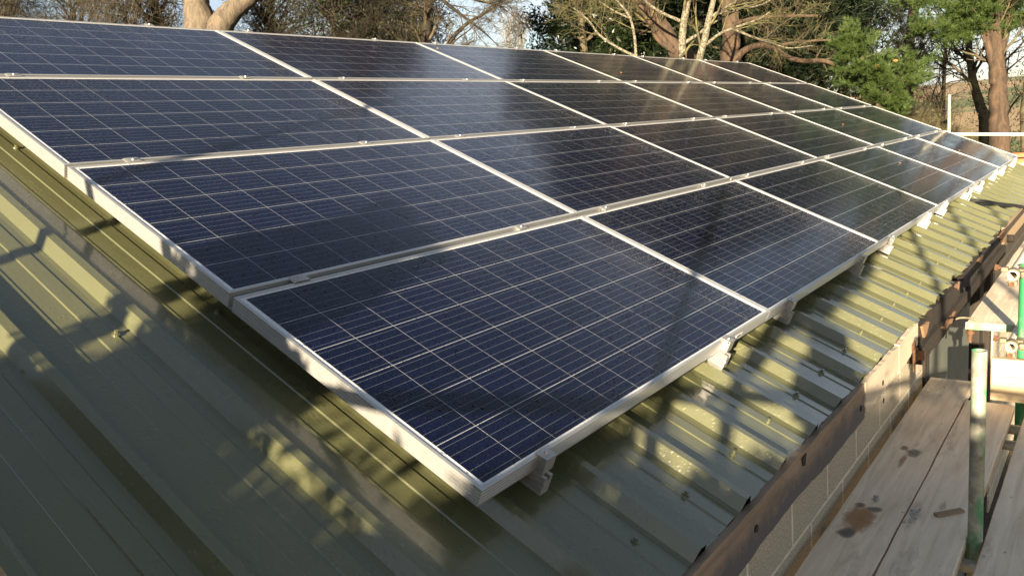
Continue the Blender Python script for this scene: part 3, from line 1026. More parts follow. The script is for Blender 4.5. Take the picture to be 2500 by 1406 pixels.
# small things on the boards
b = MB(); b.box((-.056, -.0125, 0), (.056, .0125, .010))
o = b.build('wood_offcut', M_OFFCUT, bevel=.0015); o.location = (1.775, -.690, -.6975); o.rotation_euler = (0, 0, math.radians(-42)); tag(o, 'small brown wooden offcut lying on the middle scaffold board', 'offcut')
V, F = [], []
r_ = random.Random(8)
b = MB()
for i in range(34):
    x_, y_ = (r_.gauss(1.70, .035), r_.gauss(-.585, .016)) if i < 20 else (r_.gauss(3.2, .06), r_.gauss(-.43, .05)) if i < 26 else (r_.gauss(1.80, .02), r_.gauss(-.44, .012))
    s = r_.uniform(.003, .008)
    b.box((x_ - s, y_ - s * .7, -.6985), (x_ + s, y_ + s * .7, -.6985 + s * .8))
tag(b.build('mortar_crumbs', M_MORTAR, bevel=.001), 'pale grey mortar crumbs scattered on the boards', 'mortar crumbs', kind='stuff')

# ------------------------------------------------------------------ trees
def sprout(rng, P_, R_, n, L, ang, wander, up, rr_, segs, t0=.25, t1=1.0, bias=None, ang_j=.3):
    Nn, m_ = P_.shape[:2]
    idx = np.repeat(np.arange(Nn), n)
    t = rng.uniform(t0, t1, len(idx)) * (m_ - 1)
    i0 = np.minimum(t.astype(int), m_ - 2)
    fr = (t - i0)[:, None]
    A, B = P_[idx, i0], P_[idx, i0 + 1]
    pos = A * (1 - fr) + B * fr
    rad = (R_[idx, i0] * (1 - fr[:, 0]) + R_[idx, i0 + 1] * fr[:, 0])
    D = B - A
    D /= np.linalg.norm(D, axis=1, keepdims=True) + 1e-9
    rnd = rng.normal(size=D.shape)
    if bias is not None: rnd += np.array(bias)
    perp = rnd - (rnd * D).sum(1, keepdims=True) * D
    perp /= np.linalg.norm(perp, axis=1, keepdims=True) + 1e-9
    a = ang * (1 + rng.uniform(-ang_j, ang_j, len(D)))[:, None]
    d = np.cos(a) * D + np.sin(a) * perp
    ln = L * (1.15 - .55 * (t / (m_ - 1))) * rng.uniform(.55, 1.25, len(D))
    st_ = (ln / segs)[:, None]
    pts = [pos]
    for s in range(segs):
        d = d + rng.normal(size=d.shape) * wander
        d[:, 2] += up
        d /= np.linalg.norm(d, axis=1, keepdims=True)
        pts.append(pts[-1] + d * st_)
    Pn = np.stack(pts, 1)
    r0 = np.maximum(rad * rr_, .0030)
    Rn = r0[:, None] * np.linspace(1, .35, segs + 1)[None]
    return Pn, Rn


def tubes(sets, sides=(7, 5, 4, 3, 3)):
    Vs, Fs, b0 = [], [], 0
    for lv, (P_, R_) in enumerate(sets):
        k = sides[min(lv, len(sides) - 1)]
        Nn, m_ = P_.shape[:2]
        T = np.gradient(P_, axis=1)
        T /= np.linalg.norm(T, axis=2, keepdims=True) + 1e-9
        ref = np.array([.31, .17, .93])
        E = np.cross(T, ref)
        ln = np.linalg.norm(E, axis=2, keepdims=True)
        E = np.where(ln < .15, np.cross(T, np.array([1., 0, 0])), E)
        E /= np.linalg.norm(E, axis=2, keepdims=True) + 1e-9
        Fv = np.cross(T, E)
        a = np.arange(k) * 2 * np.pi / k
        V = P_[:, :, None, :] + (E[:, :, None, :] * np.cos(a)[None, None, :, None] + Fv[:, :, None, :] * np.sin(a)[None, None, :, None]) * R_[:, :, None, None]
        Vs.append(V.reshape(-1, 3))
        n_, i_, j_ = np.meshgrid(np.arange(Nn), np.arange(m_ - 1), np.arange(k), indexing='ij')
        base = n_ * m_ * k + i_ * k
        q = np.stack([base + j_, base + (j_ + 1) % k, base + k + (j_ + 1) % k, base + k + j_], -1).reshape(-1, 4)
        Fs.append(q + b0)
        b0 += Nn * m_ * k
    return np.concatenate(Vs), np.concatenate(Fs)


def line(pts, radii, n_=5):
    """one smooth limb from control points; radii per control point"""
    p = np.array(bez(pts, n_))
    r = np.interp(np.linspace(0, 1, len(p)), np.linspace(0, 1, len(radii)), radii)
    j = RNG.normal(size=p.shape) * r[:, None] * .035
    return (p + j)[None], r[None]


def limbs_mesh(name, limbs, mat, parent, org, sides=12):
    V, F = tubes(limbs, (sides,) * 1)
    return npmesh(name, V - org, F, mat, parent, True)


def quads(C, size, rng, aspect=.6, flat=0.0):
    n_ = len(C)
    A = rng.normal(size=(n_, 3)); A /= np.linalg.norm(A, axis=1, keepdims=True)
    B = rng.normal(size=(n_, 3)); B -= (A * B).sum(1, keepdims=True) * A; B /= np.linalg.norm(B, axis=1, keepdims=True)
    s = (size * rng.uniform(.6, 1.3, n_))[:, None]
    V = np.stack([C - A * s, C + B * s * aspect * .5, C + A * s, C - B * s * aspect * .5], 1).reshape(-1, 3)
    F = np.arange(4 * n_).reshape(-1, 4)
    return V, F


def tufts(C, D, rng, length=.10, width=.005, k=16, spread=.6):
    """bunches of needles: thin triangles"""
    n_ = len(C)
    Cr = np.repeat(C, k, 0); Dr = np.repeat(D, k, 0)
    d = Dr + rng.normal(size=Dr.shape) * spread
    d /= np.linalg.norm(d, axis=1, keepdims=True)
    w = np.cross(d, rng.normal(size=d.shape)); w /= np.linalg.norm(w, axis=1, keepdims=True)
    L = (length * rng.uniform(.6, 1.2, len(Cr)))[:, None]
    V = np.stack([Cr - w * width, Cr + w * width, Cr + d * L], 1).reshape(-1, 3)
    return V, np.arange(3 * len(Cr)).reshape(-1, 3)


def base_at(x, y, d):
    p = ray(x, y, d)
    return np.array([p[0], p[1], GROUND])


def bare_tree(name, label, cat, x, d, height, seed, tw_mat, tr_mat=None, r0=.09, trunks=None, lean=(0, 0), n=(7, 6, 6, 4), L=(1.6, .8, .42, .22), up=.06, wander=.16, ivy=0, group=None, ang=(.7, .7, .7, .8), t0=.2, y=200, bias=None, ivy_s=.13, org=None):
    rng = np.random.default_rng(seed)
    if org is None: org = base_at(x, y, d)
    root = empty(name, tuple(org))
    tag(root, label, cat, group)
    if trunks is None:
        h = np.linspace(0, 1, 9)[:, None]
        p = org + h * np.array([lean[0], lean[1], height]) + np.cumsum(rng.normal(size=(9, 3)) * [.05, .05, 0], 0) * height * .12
        trunks = [(p[None], (r0 * (1 - .72 * h[:, 0]))[None])]
    V, F = tubes(trunks, (10,))
    npmesh('trunk', V - org, F, tr_mat or tw_mat, root, True)
    lv = []
    src = trunks
    cur = []
    for P_, R_ in trunks:
        cur.append(sprout(rng, P_, R_, n[0], L[0], ang[0], wander * .6, up, .45, 5, t0, 1, bias))
    cur = (np.concatenate([c_[0] for c_ in cur]), np.concatenate([c_[1] for c_ in cur]))
    lv.append(cur)
    for i in range(1, len(n)):
        cur = sprout(rng, cur[0], cur[1], n[i], L[i], ang[i], wander, up * .7, .55, 4 if i < 3 else 3, .15, 1)
        lv.append(cur)
    V, F = tubes(lv, (6, 4, 3, 3, 3))
    npmesh('branches', V - org, F, tw_mat, root)
    if ivy:
        P_, R_ = trunks[0]
        i_ = rng.integers(0, P_.shape[1] - 1, ivy)
        f_ = rng.random((ivy, 1))
        C = P_[0, i_] * (1 - f_) + P_[0, i_ + 1] * f_ + rng.normal(size=(ivy, 3)) * [ivy_s, ivy_s, .1]
        V, F = quads(C, .035, rng)
        npmesh('ivy', V - org, F, M_IVY, root)
    return root


FENCE_GRP = 'trees behind the barn'
# A: tan thicket on the left, behind the ridge
for i, (x, d, h, s) in enumerate(((40, 12.5, 6.3, 1), (190, 13.5, 6.6, 2), (320, 12.5, 6.2, 3), (-140, 12.0, 6.4, 4))):
    bare_tree('hawthorn', ['tan twiggy thorn tree behind the near panels at the photo\'s edge', 'tan twiggy thorn tree, middle of three left of the dead trunk', 'tan twiggy thorn tree just left of the ivy dark trunk', 'tan twiggy thorn tree outside the frame beyond the near gable'][i], 'tree', x, d, h, 100 + s, M_TWIG, M_DBARK, .10,
              n=(46, 8, 7, 4), L=(1.6, .8, .46, .26), wander=.24, up=.04, t0=.45, group='thorn trees behind the ridge')
bare_tree('ivy_tree', 'dark ivy clad trunk left of the pale dead trunk', 'tree', 412, 12.8, 9, 21, M_DTWIG, M_DBARK, .13, n=(14, 6, 5, 3), L=(1.7, .8, .4, .22), ivy=16000)
# B: dead pale trunk with a fork
org = base_at(490, 60, 12.2)
dead = empty('dead_tree', tuple(org)); tag(dead, 'thick pale barkless dead tree trunk forking just above the ridge', 'tree')
A = [(org[0], org[1], GROUND)] + [tuple(ray(x, y, 12.2)) for x, y in ((500, 260), (494, 90), (484, 20), (472, -60), (455, -200))]
B = [tuple(ray(x, y, 12.15)) for x, y in ((508, 130), (540, 62), (575, 20), (612, -12), (672, -80), (700, -180))]
V, F = tubes([line(A, [.34, .32, .27, .20, .17, .14]), line(B, [.20, .19, .155, .15, .13, .10])], (20, 18))
npmesh('trunk', V - org, F, M_DEAD, dead, True)
# C: dense dark thicket
for i, (x, d, s) in enumerate(((690, 14.0, 5), (800, 12.8, 6), (910, 13.6, 7), (1010, 12.9, 8))):
    bare_tree('thicket_tree', ['dark dense twiggy tree just right of the dead trunk', 'dark dense twiggy tree left of the middle of the thicket', 'dark dense twiggy tree right of the middle of the thicket', 'dark ivy covered tree at the sky side of the thicket'][i], 'tree', x, d, 8.5, 200 + s, M_DTWIG, M_DBARK, .13,
              n=(64, 8, 7, 5), L=(1.35, .75, .45, .26), wander=.26, up=.02, t0=.33, ivy=(9000, 26000, 30000, 36000)[i], ivy_s=(.3, .42, .42, .3)[i], group='dark thicket behind the ridge')
# branches reaching over the sky gap
rng = np.random.default_rng(31)
org = base_at(1030, 100, 12.3)
t_ = [line([tuple(org)] + [tuple(ray(x, y, 12.3)) for x, y in ((1035, 300), (1040, 100), (1052, -40), (1060, -200))], [.10, .09, .08, .07, .05]),
      line([tuple(ray(x, y, 12.2)) for x, y in ((1040, 190), (1085, 120), (1135, 62), (1190, 30), (1240, -8))], [.045, .036, .028, .018, .006]),
      line([tuple(ray(x, y, 12.2)) for x, y in ((1045, -30), (1085, 5), (1130, 40), (1180, 78), (1215, 112))], [.035, .03, .022, .014, .005]),
      line([tuple(ray(x, y, 12.2)) for x, y in ((1045, -60), (1105, -30), (1160, 0), (1215, 12), (1240, 30))], [.035, .03, .022, .014, .005])]
bare_tree('hazel', 'bare tree whose long twigs reach over the sky gap', 'tree', 1030, 12.3, 8, 33, M_TWIG, M_DTWIG, trunks=t_, n=(10, 5, 5, 3), L=(.62, .34, .2, .12), wander=.2, up=.02, ang=(.6, .7, .8, .8))
# D: distant bare poplars in the gap
for i, (x, d) in enumerate(((1243, 60), (1283, 62), (1218, 66))):
    bare_tree('poplar', ['distant pale bare poplar in the sky gap, between two others', 'distant pale bare poplar beside the dark evergreen', 'distant pale bare poplar nearest the reaching twigs'][i], 'tree', x, d, (11.6, 11.9, 9.5)[i], 300 + i, M_FAR, M_FAR, .16, n=(26, 6, 5, 3), L=(3.4, 1.4, .7, .4), ang=(.42, .45, .5, .5), up=.10, wander=.10, t0=.25, group='distant poplars')


def leafy_tree(name, label, cat, x, d, top, half, mat, seed, n_clump, n_leaf, size, r0=.2, ybase=None, squash=.8, low=.25, group=None, trm=None):
    """evergreen: clumps on a branch skeleton, gaps between"""
    rng = np.random.default_rng(seed)
    org = base_at(x, 100, d)
    H = top - GROUND
    root = empty(name, tuple(org)); tag(root, label, cat, group)
    h = np.linspace(0, 1, 8)[:, None]
    p = org + h * np.array([0, 0, H * .93]) + rng.normal(size=(8, 3)) * [.08, .08, 0]
    tr = (p[None], (r0 * (1 - .8 * h[:, 0]))[None])
    b1 = sprout(rng, *tr, 46, half * 1.15, 1.15, .08, .03, .4, 5, low, 1)
    b2 = sprout(rng, *b1, 5, half * .5, .8, .15, .03, .5, 4, .3, 1)
    V, F = tubes([tr, b1, b2], (10, 5, 3))
    npmesh('trunk', V - org, F, trm or M_DBARK, root, True)
    tips = np.concatenate([b2[0][:, -1], b2[0][:, 2], b1[0][:, -1]])
    sel = tips[rng.integers(0, len(tips), n_clump)] + rng.normal(size=(n_clump, 3)) * .10
    C = np.repeat(sel, n_leaf, 0)
    rad = np.repeat(rng.uniform(.10, .26, n_clump), n_leaf)[:, None]
    C = C + rng.normal(size=C.shape) * rad * [1, 1, squash]
    V, F = quads(C, size, rng, .7)
    npmesh('crown', V - org, F, mat, root)
    return root


# E: dark evergreens right of the sky gap
leafy_tree('holm_oak', 'dark evergreen tree at the right side of the sky gap', 'tree', 1420, 19, 6.6, 1.75, M_HOLLY, 41, 1100, 70, .06, group='dark evergreens')
leafy_tree('holm_oak', 'dark evergreen tree behind the leaning brown trunk', 'tree', 1560, 21, 9.5, 2.3, M_HOLLY, 42, 1300, 70, .065, group='dark evergreens')
# F: lit bare trees with lichen
org = base_at(1650, 100, 13.5)
D_ = 13.5
f1 = [line([tuple(base_at(1700, 150, D_))] + [tuple(ray(x, y, D_)) for x, y in ((1690, 200), (1655, 138), (1628, 80), (1600, 40), (1575, -10), (1545, -90))], [.16, .15, .135, .12, .12, .13, .10]),
      line([tuple(ray(x, y, D_ - .1)) for x, y in ((1640, 120), (1590, 60), (1560, 10), (1535, -50))], [.06, .05, .045, .03]),
      line([tuple(ray(x, y, D_ - .1)) for x, y in ((1648, 128), (1606, 98), (1590, 60), (1580, 20), (1570, -40))], [.05, .035, .03, .028, .02])]
bare_tree('leaning_tree', 'leaning red brown tree left of the two speckled trunks', 'tree', 1650, D_, 8, 51, M_YTWIG, M_PBARK, trunks=f1, n=(6, 4, 3, 2), L=(.9, .5, .28, .15), wander=.2, up=.02, t0=.3)
D_ = 12.4
f2 = [line([tuple(base_at(1660, 150, D_))] + [tuple(ray(x, y, D_)) for x, y in ((1660, 240), (1664, 140), (1667, 80), (1674, 30), (1688, -30), (1694, -80), (1700, -130))], [.075, .07, .062, .06, .056, .045, .022, .010]),
      line([tuple(ray(x, y, D_)) for x, y in ((1660, 52), (1605, 26), (1560, -10), (1530, -40))], [.028, .022, .016, .01]),
      line([tuple(ray(x, y, D_)) for x, y in ((1672, 105), (1710, 80), (1748, 52), (1790, 30), (1830, 8), (1860, -20))], [.03, .026, .02, .018, .014, .008]),
      line([tuple(ray(x, y, D_ - .1)) for x, y in ((1558, 142), (1505, 115), (1462, 85), (1438, 52), (1400, 20))], [.024, .020, .017, .012, .006]),
      line([tuple(ray(x, y, D_ - .1)) for x, y in ((1553, 142), (1549, 90), (1540, 50), (1522, 20), (1490, -14))], [.025, .022, .02, .017, .012]),
      line([tuple(ray(x, y, D_ - .1)) for x, y in ((1537, 45), (1500, 28), (1462, 2), (1440, -20))], [.016, .013, .010, .006])]
bare_tree('speckled_tree', 'pale speckled trunk with yellow lichen limbs, left of the pair', 'tree', 1660, D_, 8, 52, M_YTWIG, M_BIRCH, trunks=f2, n=(7, 4, 4, 2), L=(.75, .42, .24, .13), wander=.2, up=.01, t0=.25, group='speckled trunks behind the ridge')
D_ = 12.2
f3 = [line([tuple(base_at(1700, 150, D_))] + [tuple(ray(x, y, D_)) for x, y in ((1700, 240), (1709, 142), (1722, 92), (1730, 50), (1742, 0), (1752, -50), (1760, -110))], [.07, .065, .055, .052, .048, .042, .022, .010]),
      line([tuple(ray(x, y, D_)) for x, y in ((1722, 110), (1760, 82), (1800, 66), (1850, 48), (1880, 30))], [.026, .022, .02, .014, .008]),
      line([tuple(ray(x, y, D_)) for x, y in ((1730, 46), (1770, 20), (1800, 0), (1830, -30))], [.026, .022, .018, .012]),
      line([tuple(ray(x, y, D_)) for x, y in ((1790, 72), (1840, 92), (1880, 104), (1925, 118), (1985, 112))], [.02, .017, .014, .011, .005]),
      line([tuple(ray(x, y, D_)) for x, y in ((1735, 40), (1800, 22), (1850, 15), (1900, -6), (1950, -16))], [.022, .018, .014, .010, .006])]
bare_tree('speckled_tree', 'pale speckled trunk with yellow lichen limbs, right of the pair', 'tree', 1700, D_, 8, 53, M_YTWIG, M_BIRCH, trunks=f3, n=(7, 4, 4, 2), L=(.75, .42, .24, .13), wander=.2, up=.01, t0=.25, group='speckled trunks behind the ridge')


def clump_crown(limbs, rng, n_t, mat, root, org, length=.11, width=.004, k=16, jit=.12, spread=.7, t0=.3):
    """needle tufts along the outer part of a set of limbs"""
    P_, R_ = limbs
    i = rng.integers(0, len(P_), n_t)
    m_ = P_.shape[1]
    t = rng.uniform(t0, 1, n_t) * (m_ - 1)
    a = np.minimum(t.astype(int), m_ - 2); f_ = (t - a)[:, None]
    C = P_[i, a] * (1 - f_) + P_[i, a + 1] * f_
    D = P_[i, a + 1] - P_[i, a]; D /= np.linalg.norm(D, axis=1, keepdims=True) + 1e-9
    C = C + rng.normal(size=C.shape) * jit
    D = D + np.array([0, 0, .25])
    V, F = tufts(C, D, rng, length, width, k, spread)
    return npmesh('crown', V - org, F, mat, root)


# G: big red-brown pine with a long bare limb
D_ = 15.5
org = base_at(1785, 150, D_)
g1 = [line([tuple(org)] + [tuple(ray(x, y, D_)) for x, y in ((1790, 240), (1783, 130), (1785, 60), (1778, 0), (1772, -100), (1765, -300), (1770, -520))], [.26, .24, .19, .165, .165, .16, .13, .08])]
g2 = [line([tuple(ray(x, y, D_ - .3)) for x, y in ((1790, 158), (1812, 128), (1850, 112), (1890, 118), (1925, 142), (1970, 150), (2015, 150), (2062, 172))], [.085, .068, .060, .055, .050, .045, .042, .034]),
      line([tuple(ray(x, y, D_ - .2)) for x, y in ((1790, 60), (1840, 46), (1900, 40), (1996, 40))], [.045, .038, .032, .026]),
      line([tuple(ray(x, y, D_ - .2)) for x, y in ((1880, 118), (1930, 106), (1990, 100), (2050, 98))], [.03, .026, .022, .018]),
      line([tuple(ray(x, y, D_ - .2)) for x, y in ((1780, 20), (1830, -10), (1900, -30), (1990, -60))], [.05, .04, .032, .025])]
G = empty('pine_tree', tuple(org)); tag(G, 'big red brown pine trunk with a long crooked bare limb reaching right', 'tree')
V, F = tubes(g1 + g2, (16,) * 6); npmesh('trunk', V - org, F, M_PBARK, G, True)
rng = np.random.default_rng(61)
b1 = sprout(rng, *g1[0], 44, 2.6, 1.25, .10, .05, .3, 6, .62, 1)
b2 = sprout(rng, *b1, 7, .9, .8, .18, .03, .5, 4, .3, 1)
ss = [sprout(rng, *l_, 5, .6, .8, .22, .02, .4, 5, .3, 1) for l_ in g2]
bs = (np.concatenate([q_[0] for q_ in ss]), np.concatenate([q_[1] for q_ in ss]))
bs2 = sprout(rng, *bs, 5, .3, .8, .22, .02, .5, 4, .2, 1)
V, F = tubes([b1, bs, b2, bs2], (6, 4, 3, 3)); npmesh('branches', V - org, F, M_DBARK, G)
clump_crown(b2, rng, 4200, M_DPINE, G, org, .16, .007, 12, .16)


def pine(name, label, x, d, H, seed, mat, bark_, r0, nb, half, low, n_t, width=.006, length=.15, group=None, jit=.15, lean=(0, 0), k=12, up=.03):
    rng = np.random.default_rng(seed)
    org = base_at(x, 120, d)
    root = empty(name, tuple(org)); tag(root, label, 'tree', group)
    h = np.linspace(0, 1, 10)[:, None]
    p = org + h * np.array([lean[0], lean[1], H]) + rng.normal(size=(10, 3)) * [.05, .05, 0]
    tr = (p[None], (r0 * (1 - .75 * h[:, 0]))[None])
    b1 = sprout(rng, *tr, nb, half, 1.2, .10, up, .35, 6, low, 1)
    b2 = sprout(rng, *b1, 7, half * .4, .8, .18, up, .5, 4, .3, 1)
    V, F = tubes([tr], (12,)); npmesh('trunk', V - org, F, bark_, root, True)
    V, F = tubes([b1, b2], (5, 3)); npmesh('branches', V - org, F, M_DBARK, root)
    clump_crown(b2, rng, n_t, mat, root, org, length, width, k, jit)
    return root


# H: dark pines behind
for i, (x, d, H, lo, nt) in enumerate(((1735, 20, 11.5, .36, 4200), (1850, 23, 12, .36, 4400), (1935, 22, 12, .38, 4400), (2010, 26, 13, .46, 4200), (2110, 24, 12.5, .55, 3600), (2225, 27, 13, .60, 3200), (1480, 27, 11, .40, 4200), (1640, 25, 12, .40, 4400), (1890, 18.5, 10.5, .34, 4200), (2060, 20, 11.5, .50, 3800))):
    pine('pine_tree', ['dark pine behind the right speckled trunk', 'dark pine showing just right of the big red brown trunk', 'dark pine above the end of the crooked limb', 'dark pine rising over the tip of the crooked limb', 'tall dark pine between the young pine and the sky', 'tall dark pine over the far field sky', 'dark pine rising behind the evergreen by the sky gap', 'dark pine behind the left speckled trunk', 'dark pine close behind the crooked bare limb', 'dark pine above the left lobe of the young pine'][i],
         x, d, H, 400 + i, M_DPINE, M_DBARK, .19, 80, 2.7, lo, nt * 2, .012, .24, 'dark pines behind the barn', .22)
# I: bright young pine
D_ = 13.2
org = base_at(2120, 200, D_)
I_ = empty('young_pine', tuple(org)); tag(I_, 'bushy bright green young pine with two rounded lobes', 'tree')
rng = np.random.default_rng(71)
tr = [line([tuple(org)] + [tuple(ray(x, y, D_)) for x, y in ((2150, 330), (2145, 250), (2125, 190), (2100, 130), (2085, 85))], [.09, .08, .07, .055, .04, .02]),
      line([tuple(ray(x, y, D_)) for x, y in ((2148, 290), (2180, 240), (2205, 200), (2230, 160))], [.04, .03, .02, .012])]
V, F = tubes(tr, (10, 8)); npmesh('trunk', V - org, F, M_DBARK, I_, True)
def sprays(lobes, D_, rng, sub=26, sig=.055):
    """twig ends bunched into sprays inside each lobe"""
    Cs, Ds, st = [], [], []
    for cx, cy, rx, ry, nn_ in lobes:
        k = max(6, nn_ // sub)
        c0 = ray(cx, cy + ry * .5, D_)
        for _ in range(k):
            a = rng.uniform(0, 2 * math.pi); q_ = rng.uniform(.05, 1.08) ** .6
            c1 = ray(cx + rx * q_ * math.cos(a), cy + ry * q_ * math.sin(a), D_ + rng.uniform(-1, 1) * rx / FPX * D_ * .9)
            out = c1 - c0; out /= np.linalg.norm(out) + 1e-6
            st.append(np.stack([c0 + (c1 - c0) * t + [0, 0, .05 * math.sin(t * 3)] for t in (0, .35, .7, 1.05)]))
            m_ = int(nn_ / k * rng.uniform(.5, 1.5)) + 1
            t = rng.normal(size=(m_, 1)) * sig * 1.5
            C = c1 + out * t + rng.normal(size=(m_, 3)) * sig * [1, 1, .55]
            Cs.append(C); Ds.append(np.repeat(out[None], m_, 0) + rng.normal(size=(m_, 3)) * .25)
    st = np.stack(st)
    return np.concatenate(Cs), np.concatenate(Ds), st, np.full(st.shape[:2], .008)


Cs, Ds, sp_, sr_ = sprays(((2090, 100, 50, 26, 330), (2112, 132, 58, 22, 260), (2140, 182, 74, 36, 700), (2195, 188, 60, 38, 520), (2165, 235, 56, 30, 380), (2070, 180, 30, 18, 120), (2235, 160, 24, 22, 120), (2185, 272, 34, 18, 120), (2060, 112, 26, 14, 90)), D_, rng)
V, F = tubes([(sp_, sr_)], (4,)); npmesh('branches', V - org, F, M_DBARK, I_)
Ds /= np.linalg.norm(Ds, axis=1, keepdims=True); Ds[:, 2] += .45
V, F = tufts(Cs, Ds, rng, .105, .0034, 34, .5)
npmesh('crown', V - org, F, M_PINE, I_)
for x, y in ((2185, 148), (2141, 161)):
    c_ = ray(x, y, D_ - .55)
    V, F = quads(c_ + rng.normal(size=(14, 3)) * .016, .028, rng)
    o = npmesh('cone', V - org, F, M_LEAFB, I_)
# J: yellow brush
for i, (x, d, H, s) in enumerate(((2225, 16, 3.1, 81), (2285, 17.5, 3.0, 82), (2345, 18, 2.6, 83), (2190, 18, 3.2, 84))):
    bare_tree('scrub_bush', ['yellow twiggy scrub bush right of the young pine', 'yellow twiggy scrub bush left of the pale upright tube', 'low yellow twiggy scrub bush behind the pale upright tube', 'yellow twiggy scrub bush under the young pine'][i], 'bush', x, d, H, s, M_YTWIG, M_YTWIG, .05, n=(30, 7, 6, 4), L=(1.25, .7, .4, .22), ang=(.9, .8, .8, .8), wander=.24, up=.03, t0=.15, group='scrub bushes beyond the roof')
# K: dark slim ivy trunk
D_ = 15
k_ = [line([tuple(base_at(2408, 300, D_))] + [tuple(ray(x, y, D_)) for x, y in ((2404, 330), (2392, 258), (2376, 200), (2368, 140), (2362, 80), (2352, 10), (2345, -90), (2340, -220))], [.11, .10, .09, .075, .065, .06, .055, .05, .035]),
      line([tuple(ray(x, y, D_)) for x, y in ((2384, 245), (2366, 200), (2330, 165), (2290, 140), (2250, 150))], [.035, .03, .025, .018, .008])]
bare_tree('slim_tree', 'slim dark leaning trunk with ivy beside the big brown trunk', 'tree', 2408, D_, 8, 91, M_DTWIG, M_DBARK, trunks=k_, n=(16, 5, 5, 3), L=(1.3, .7, .35, .2), wander=.2, up=.01, ivy=900, t0=.25)
# L: big brown pine on the right
D_ = 13.6
org = base_at(2440, 340, D_)
L_ = empty('pine_tree', tuple(org)); tag(L_, 'big sunlit brown pine trunk at the photo\'s right, branching under green needles', 'tree')
l1 = [line([tuple(org)] + [tuple(ray(x, y, D_)) for x, y in ((2440, 380), (2438, 290), (2436, 200), (2432, 140), (2430, 80), (2434, 30), (2440, -60), (2445, -200))], [.19, .17, .155, .14, .12, .095, .08, .08, .06]),
      line([tuple(ray(x, y, D_)) for x, y in ((2430, 170), (2412, 110), (2402, 60), (2392, 20), (2380, -40))], [.08, .06, .055, .05, .04]),
      line([tuple(ray(x, y, D_)) for x, y in ((2438, 140), (2456, 90), (2464, 40), (2480, 0), (2500, -40))], [.06, .05, .045, .04, .03])]
V, F = tubes(l1, (16, 10, 10)); npmesh('trunk', V - org, F, M_PBARK, L_, True)
rng = np.random.default_rng(95)
ss = [sprout(rng, *l_, 9, .9, .9, .2, .02, .3, 6, .3, 1) for l_ in l1[:1]] + [sprout(rng, *l_, 7, .8, .9, .2, .02, .3, 6, .2, 1) for l_ in l1[1:]]
bs = (np.concatenate([q_[0] for q_ in ss]), np.concatenate([q_[1] for q_ in ss]))
bs2 = sprout(rng, *bs, 6, .45, .8, .2, .02, .5, 4, .2, 1)
V, F = tubes([bs, bs2], (4, 3)); npmesh('branches', V - org, F, M_DBARK, L_)
Cs, Ds, sp_, sr_ = sprays(((2370, 25, 62, 28, 520), (2430, 8, 66, 36, 600), (2475, 40, 40, 22, 220), (2345, 62, 38, 20, 200), (2330, 92, 38, 18, 220), (2400, 70, 30, 14, 120), (2260, -6, 66, 26, 340), (2440, -70, 120, 55, 700), (2252, 64, 46, 18, 200)), D_, rng, 20, .07)
V, F = tubes([(sp_, sr_)], (4,)); npmesh('boughs', V - org, F, M_DBARK, L_)
Ds /= np.linalg.norm(Ds, axis=1, keepdims=True); Ds[:, 2] += .3
V, F = tufts(Cs, Ds, rng, .11, .004, 24, .6)
npmesh('crown', V - org, F, M_PINE, L_)
# M: thin trunks at the right edge and beyond
for i, (x, d, H, s) in enumerate(((2474, 17, 9, 96), (2500, 15, 9, 97), (2300, 24, 9, 98), (2210, 20, 9, 99), (2560, 14, 9, 94), (2135, 19, 8, 93))):
    bare_tree('ash_tree', ['thin bare tree just right of the big brown trunk', 'thin bare tree at the very right edge of the photo', 'thin bare tree in front of the far field sky', 'thin bare tree right of the young pine against the sky', 'thin bare tree just outside the right edge', 'thin bare tree behind the young pine'][i], 'tree', x, d, H, s, M_DTWIG, M_TWIG, .085,
              n=(18, 6, 5, 3), L=(1.6, .8, .4, .2), wander=.17, up=.05, ivy=(600, 2500, 0, 0, 0, 0)[i], t0=.28, group='thin bare trees beyond the far gable')


def bush(name, label, x, y, d, rx, rz, mat, seed, n_, size, cat='bush', group=None):
    rng = np.random.default_rng(seed)
    org = base_at(x, y, d)
    top = ray(x, y, d)
    root = empty(name, tuple(org)); tag(root, label, cat, group)
    zc = GROUND + rz
    stem = line([tuple(org), tuple(org + [0, 0, rz])], [.03, .02])
    b1 = sprout(rng, *stem, 50, rx * 1.1, .9, .2, .05, .5, 5, .0, 1)
    b2 = sprout(rng, *b1, 7, rx * .4, .8, .2, .03, .5, 4, .2, 1)
    V, F = tubes([stem, b1, b2], (6, 4, 3)); npmesh('branches', V - org, F, M_DTWIG, root)
    tips = np.concatenate([b2[0][:, -1], b2[0][:, 2]])
    C = tips[rng.integers(0, len(tips), n_)] + rng.normal(size=(n_, 3)) * .09
    C[:, 2] = np.maximum(C[:, 2], GROUND)
    V, F = quads(C, size, rng, .7); npmesh('leaves', V - org, F, mat, root)
    return root


bush('ivy_bush', 'leafy dark bush at the foot of the right edge trees', 2490, 330, 13, 1.0, 1.9, M_IVY, 111, 9000, .035, group='bushes beyond the far gable')
bush('ivy_bush', 'low leafy bush behind the pale guard rail', 2400, 350, 15, 1.3, 1.2, M_HEDGE, 112, 6000, .035, group='bushes beyond the far gable')
bush('ivy_bush', 'leafy bush under the crooked limb behind the panels', 1960, 190, 15.5, 1.2, 2.3, M_IVY, 113, 9000, .04, group='bushes beyond the far gable')
bush('ivy_bush', 'leafy bush left of the young pine foot', 2010, 200, 14.5, .8, 1.8, M_HEDGE, 114, 6000, .035, group='bushes beyond the far gable')
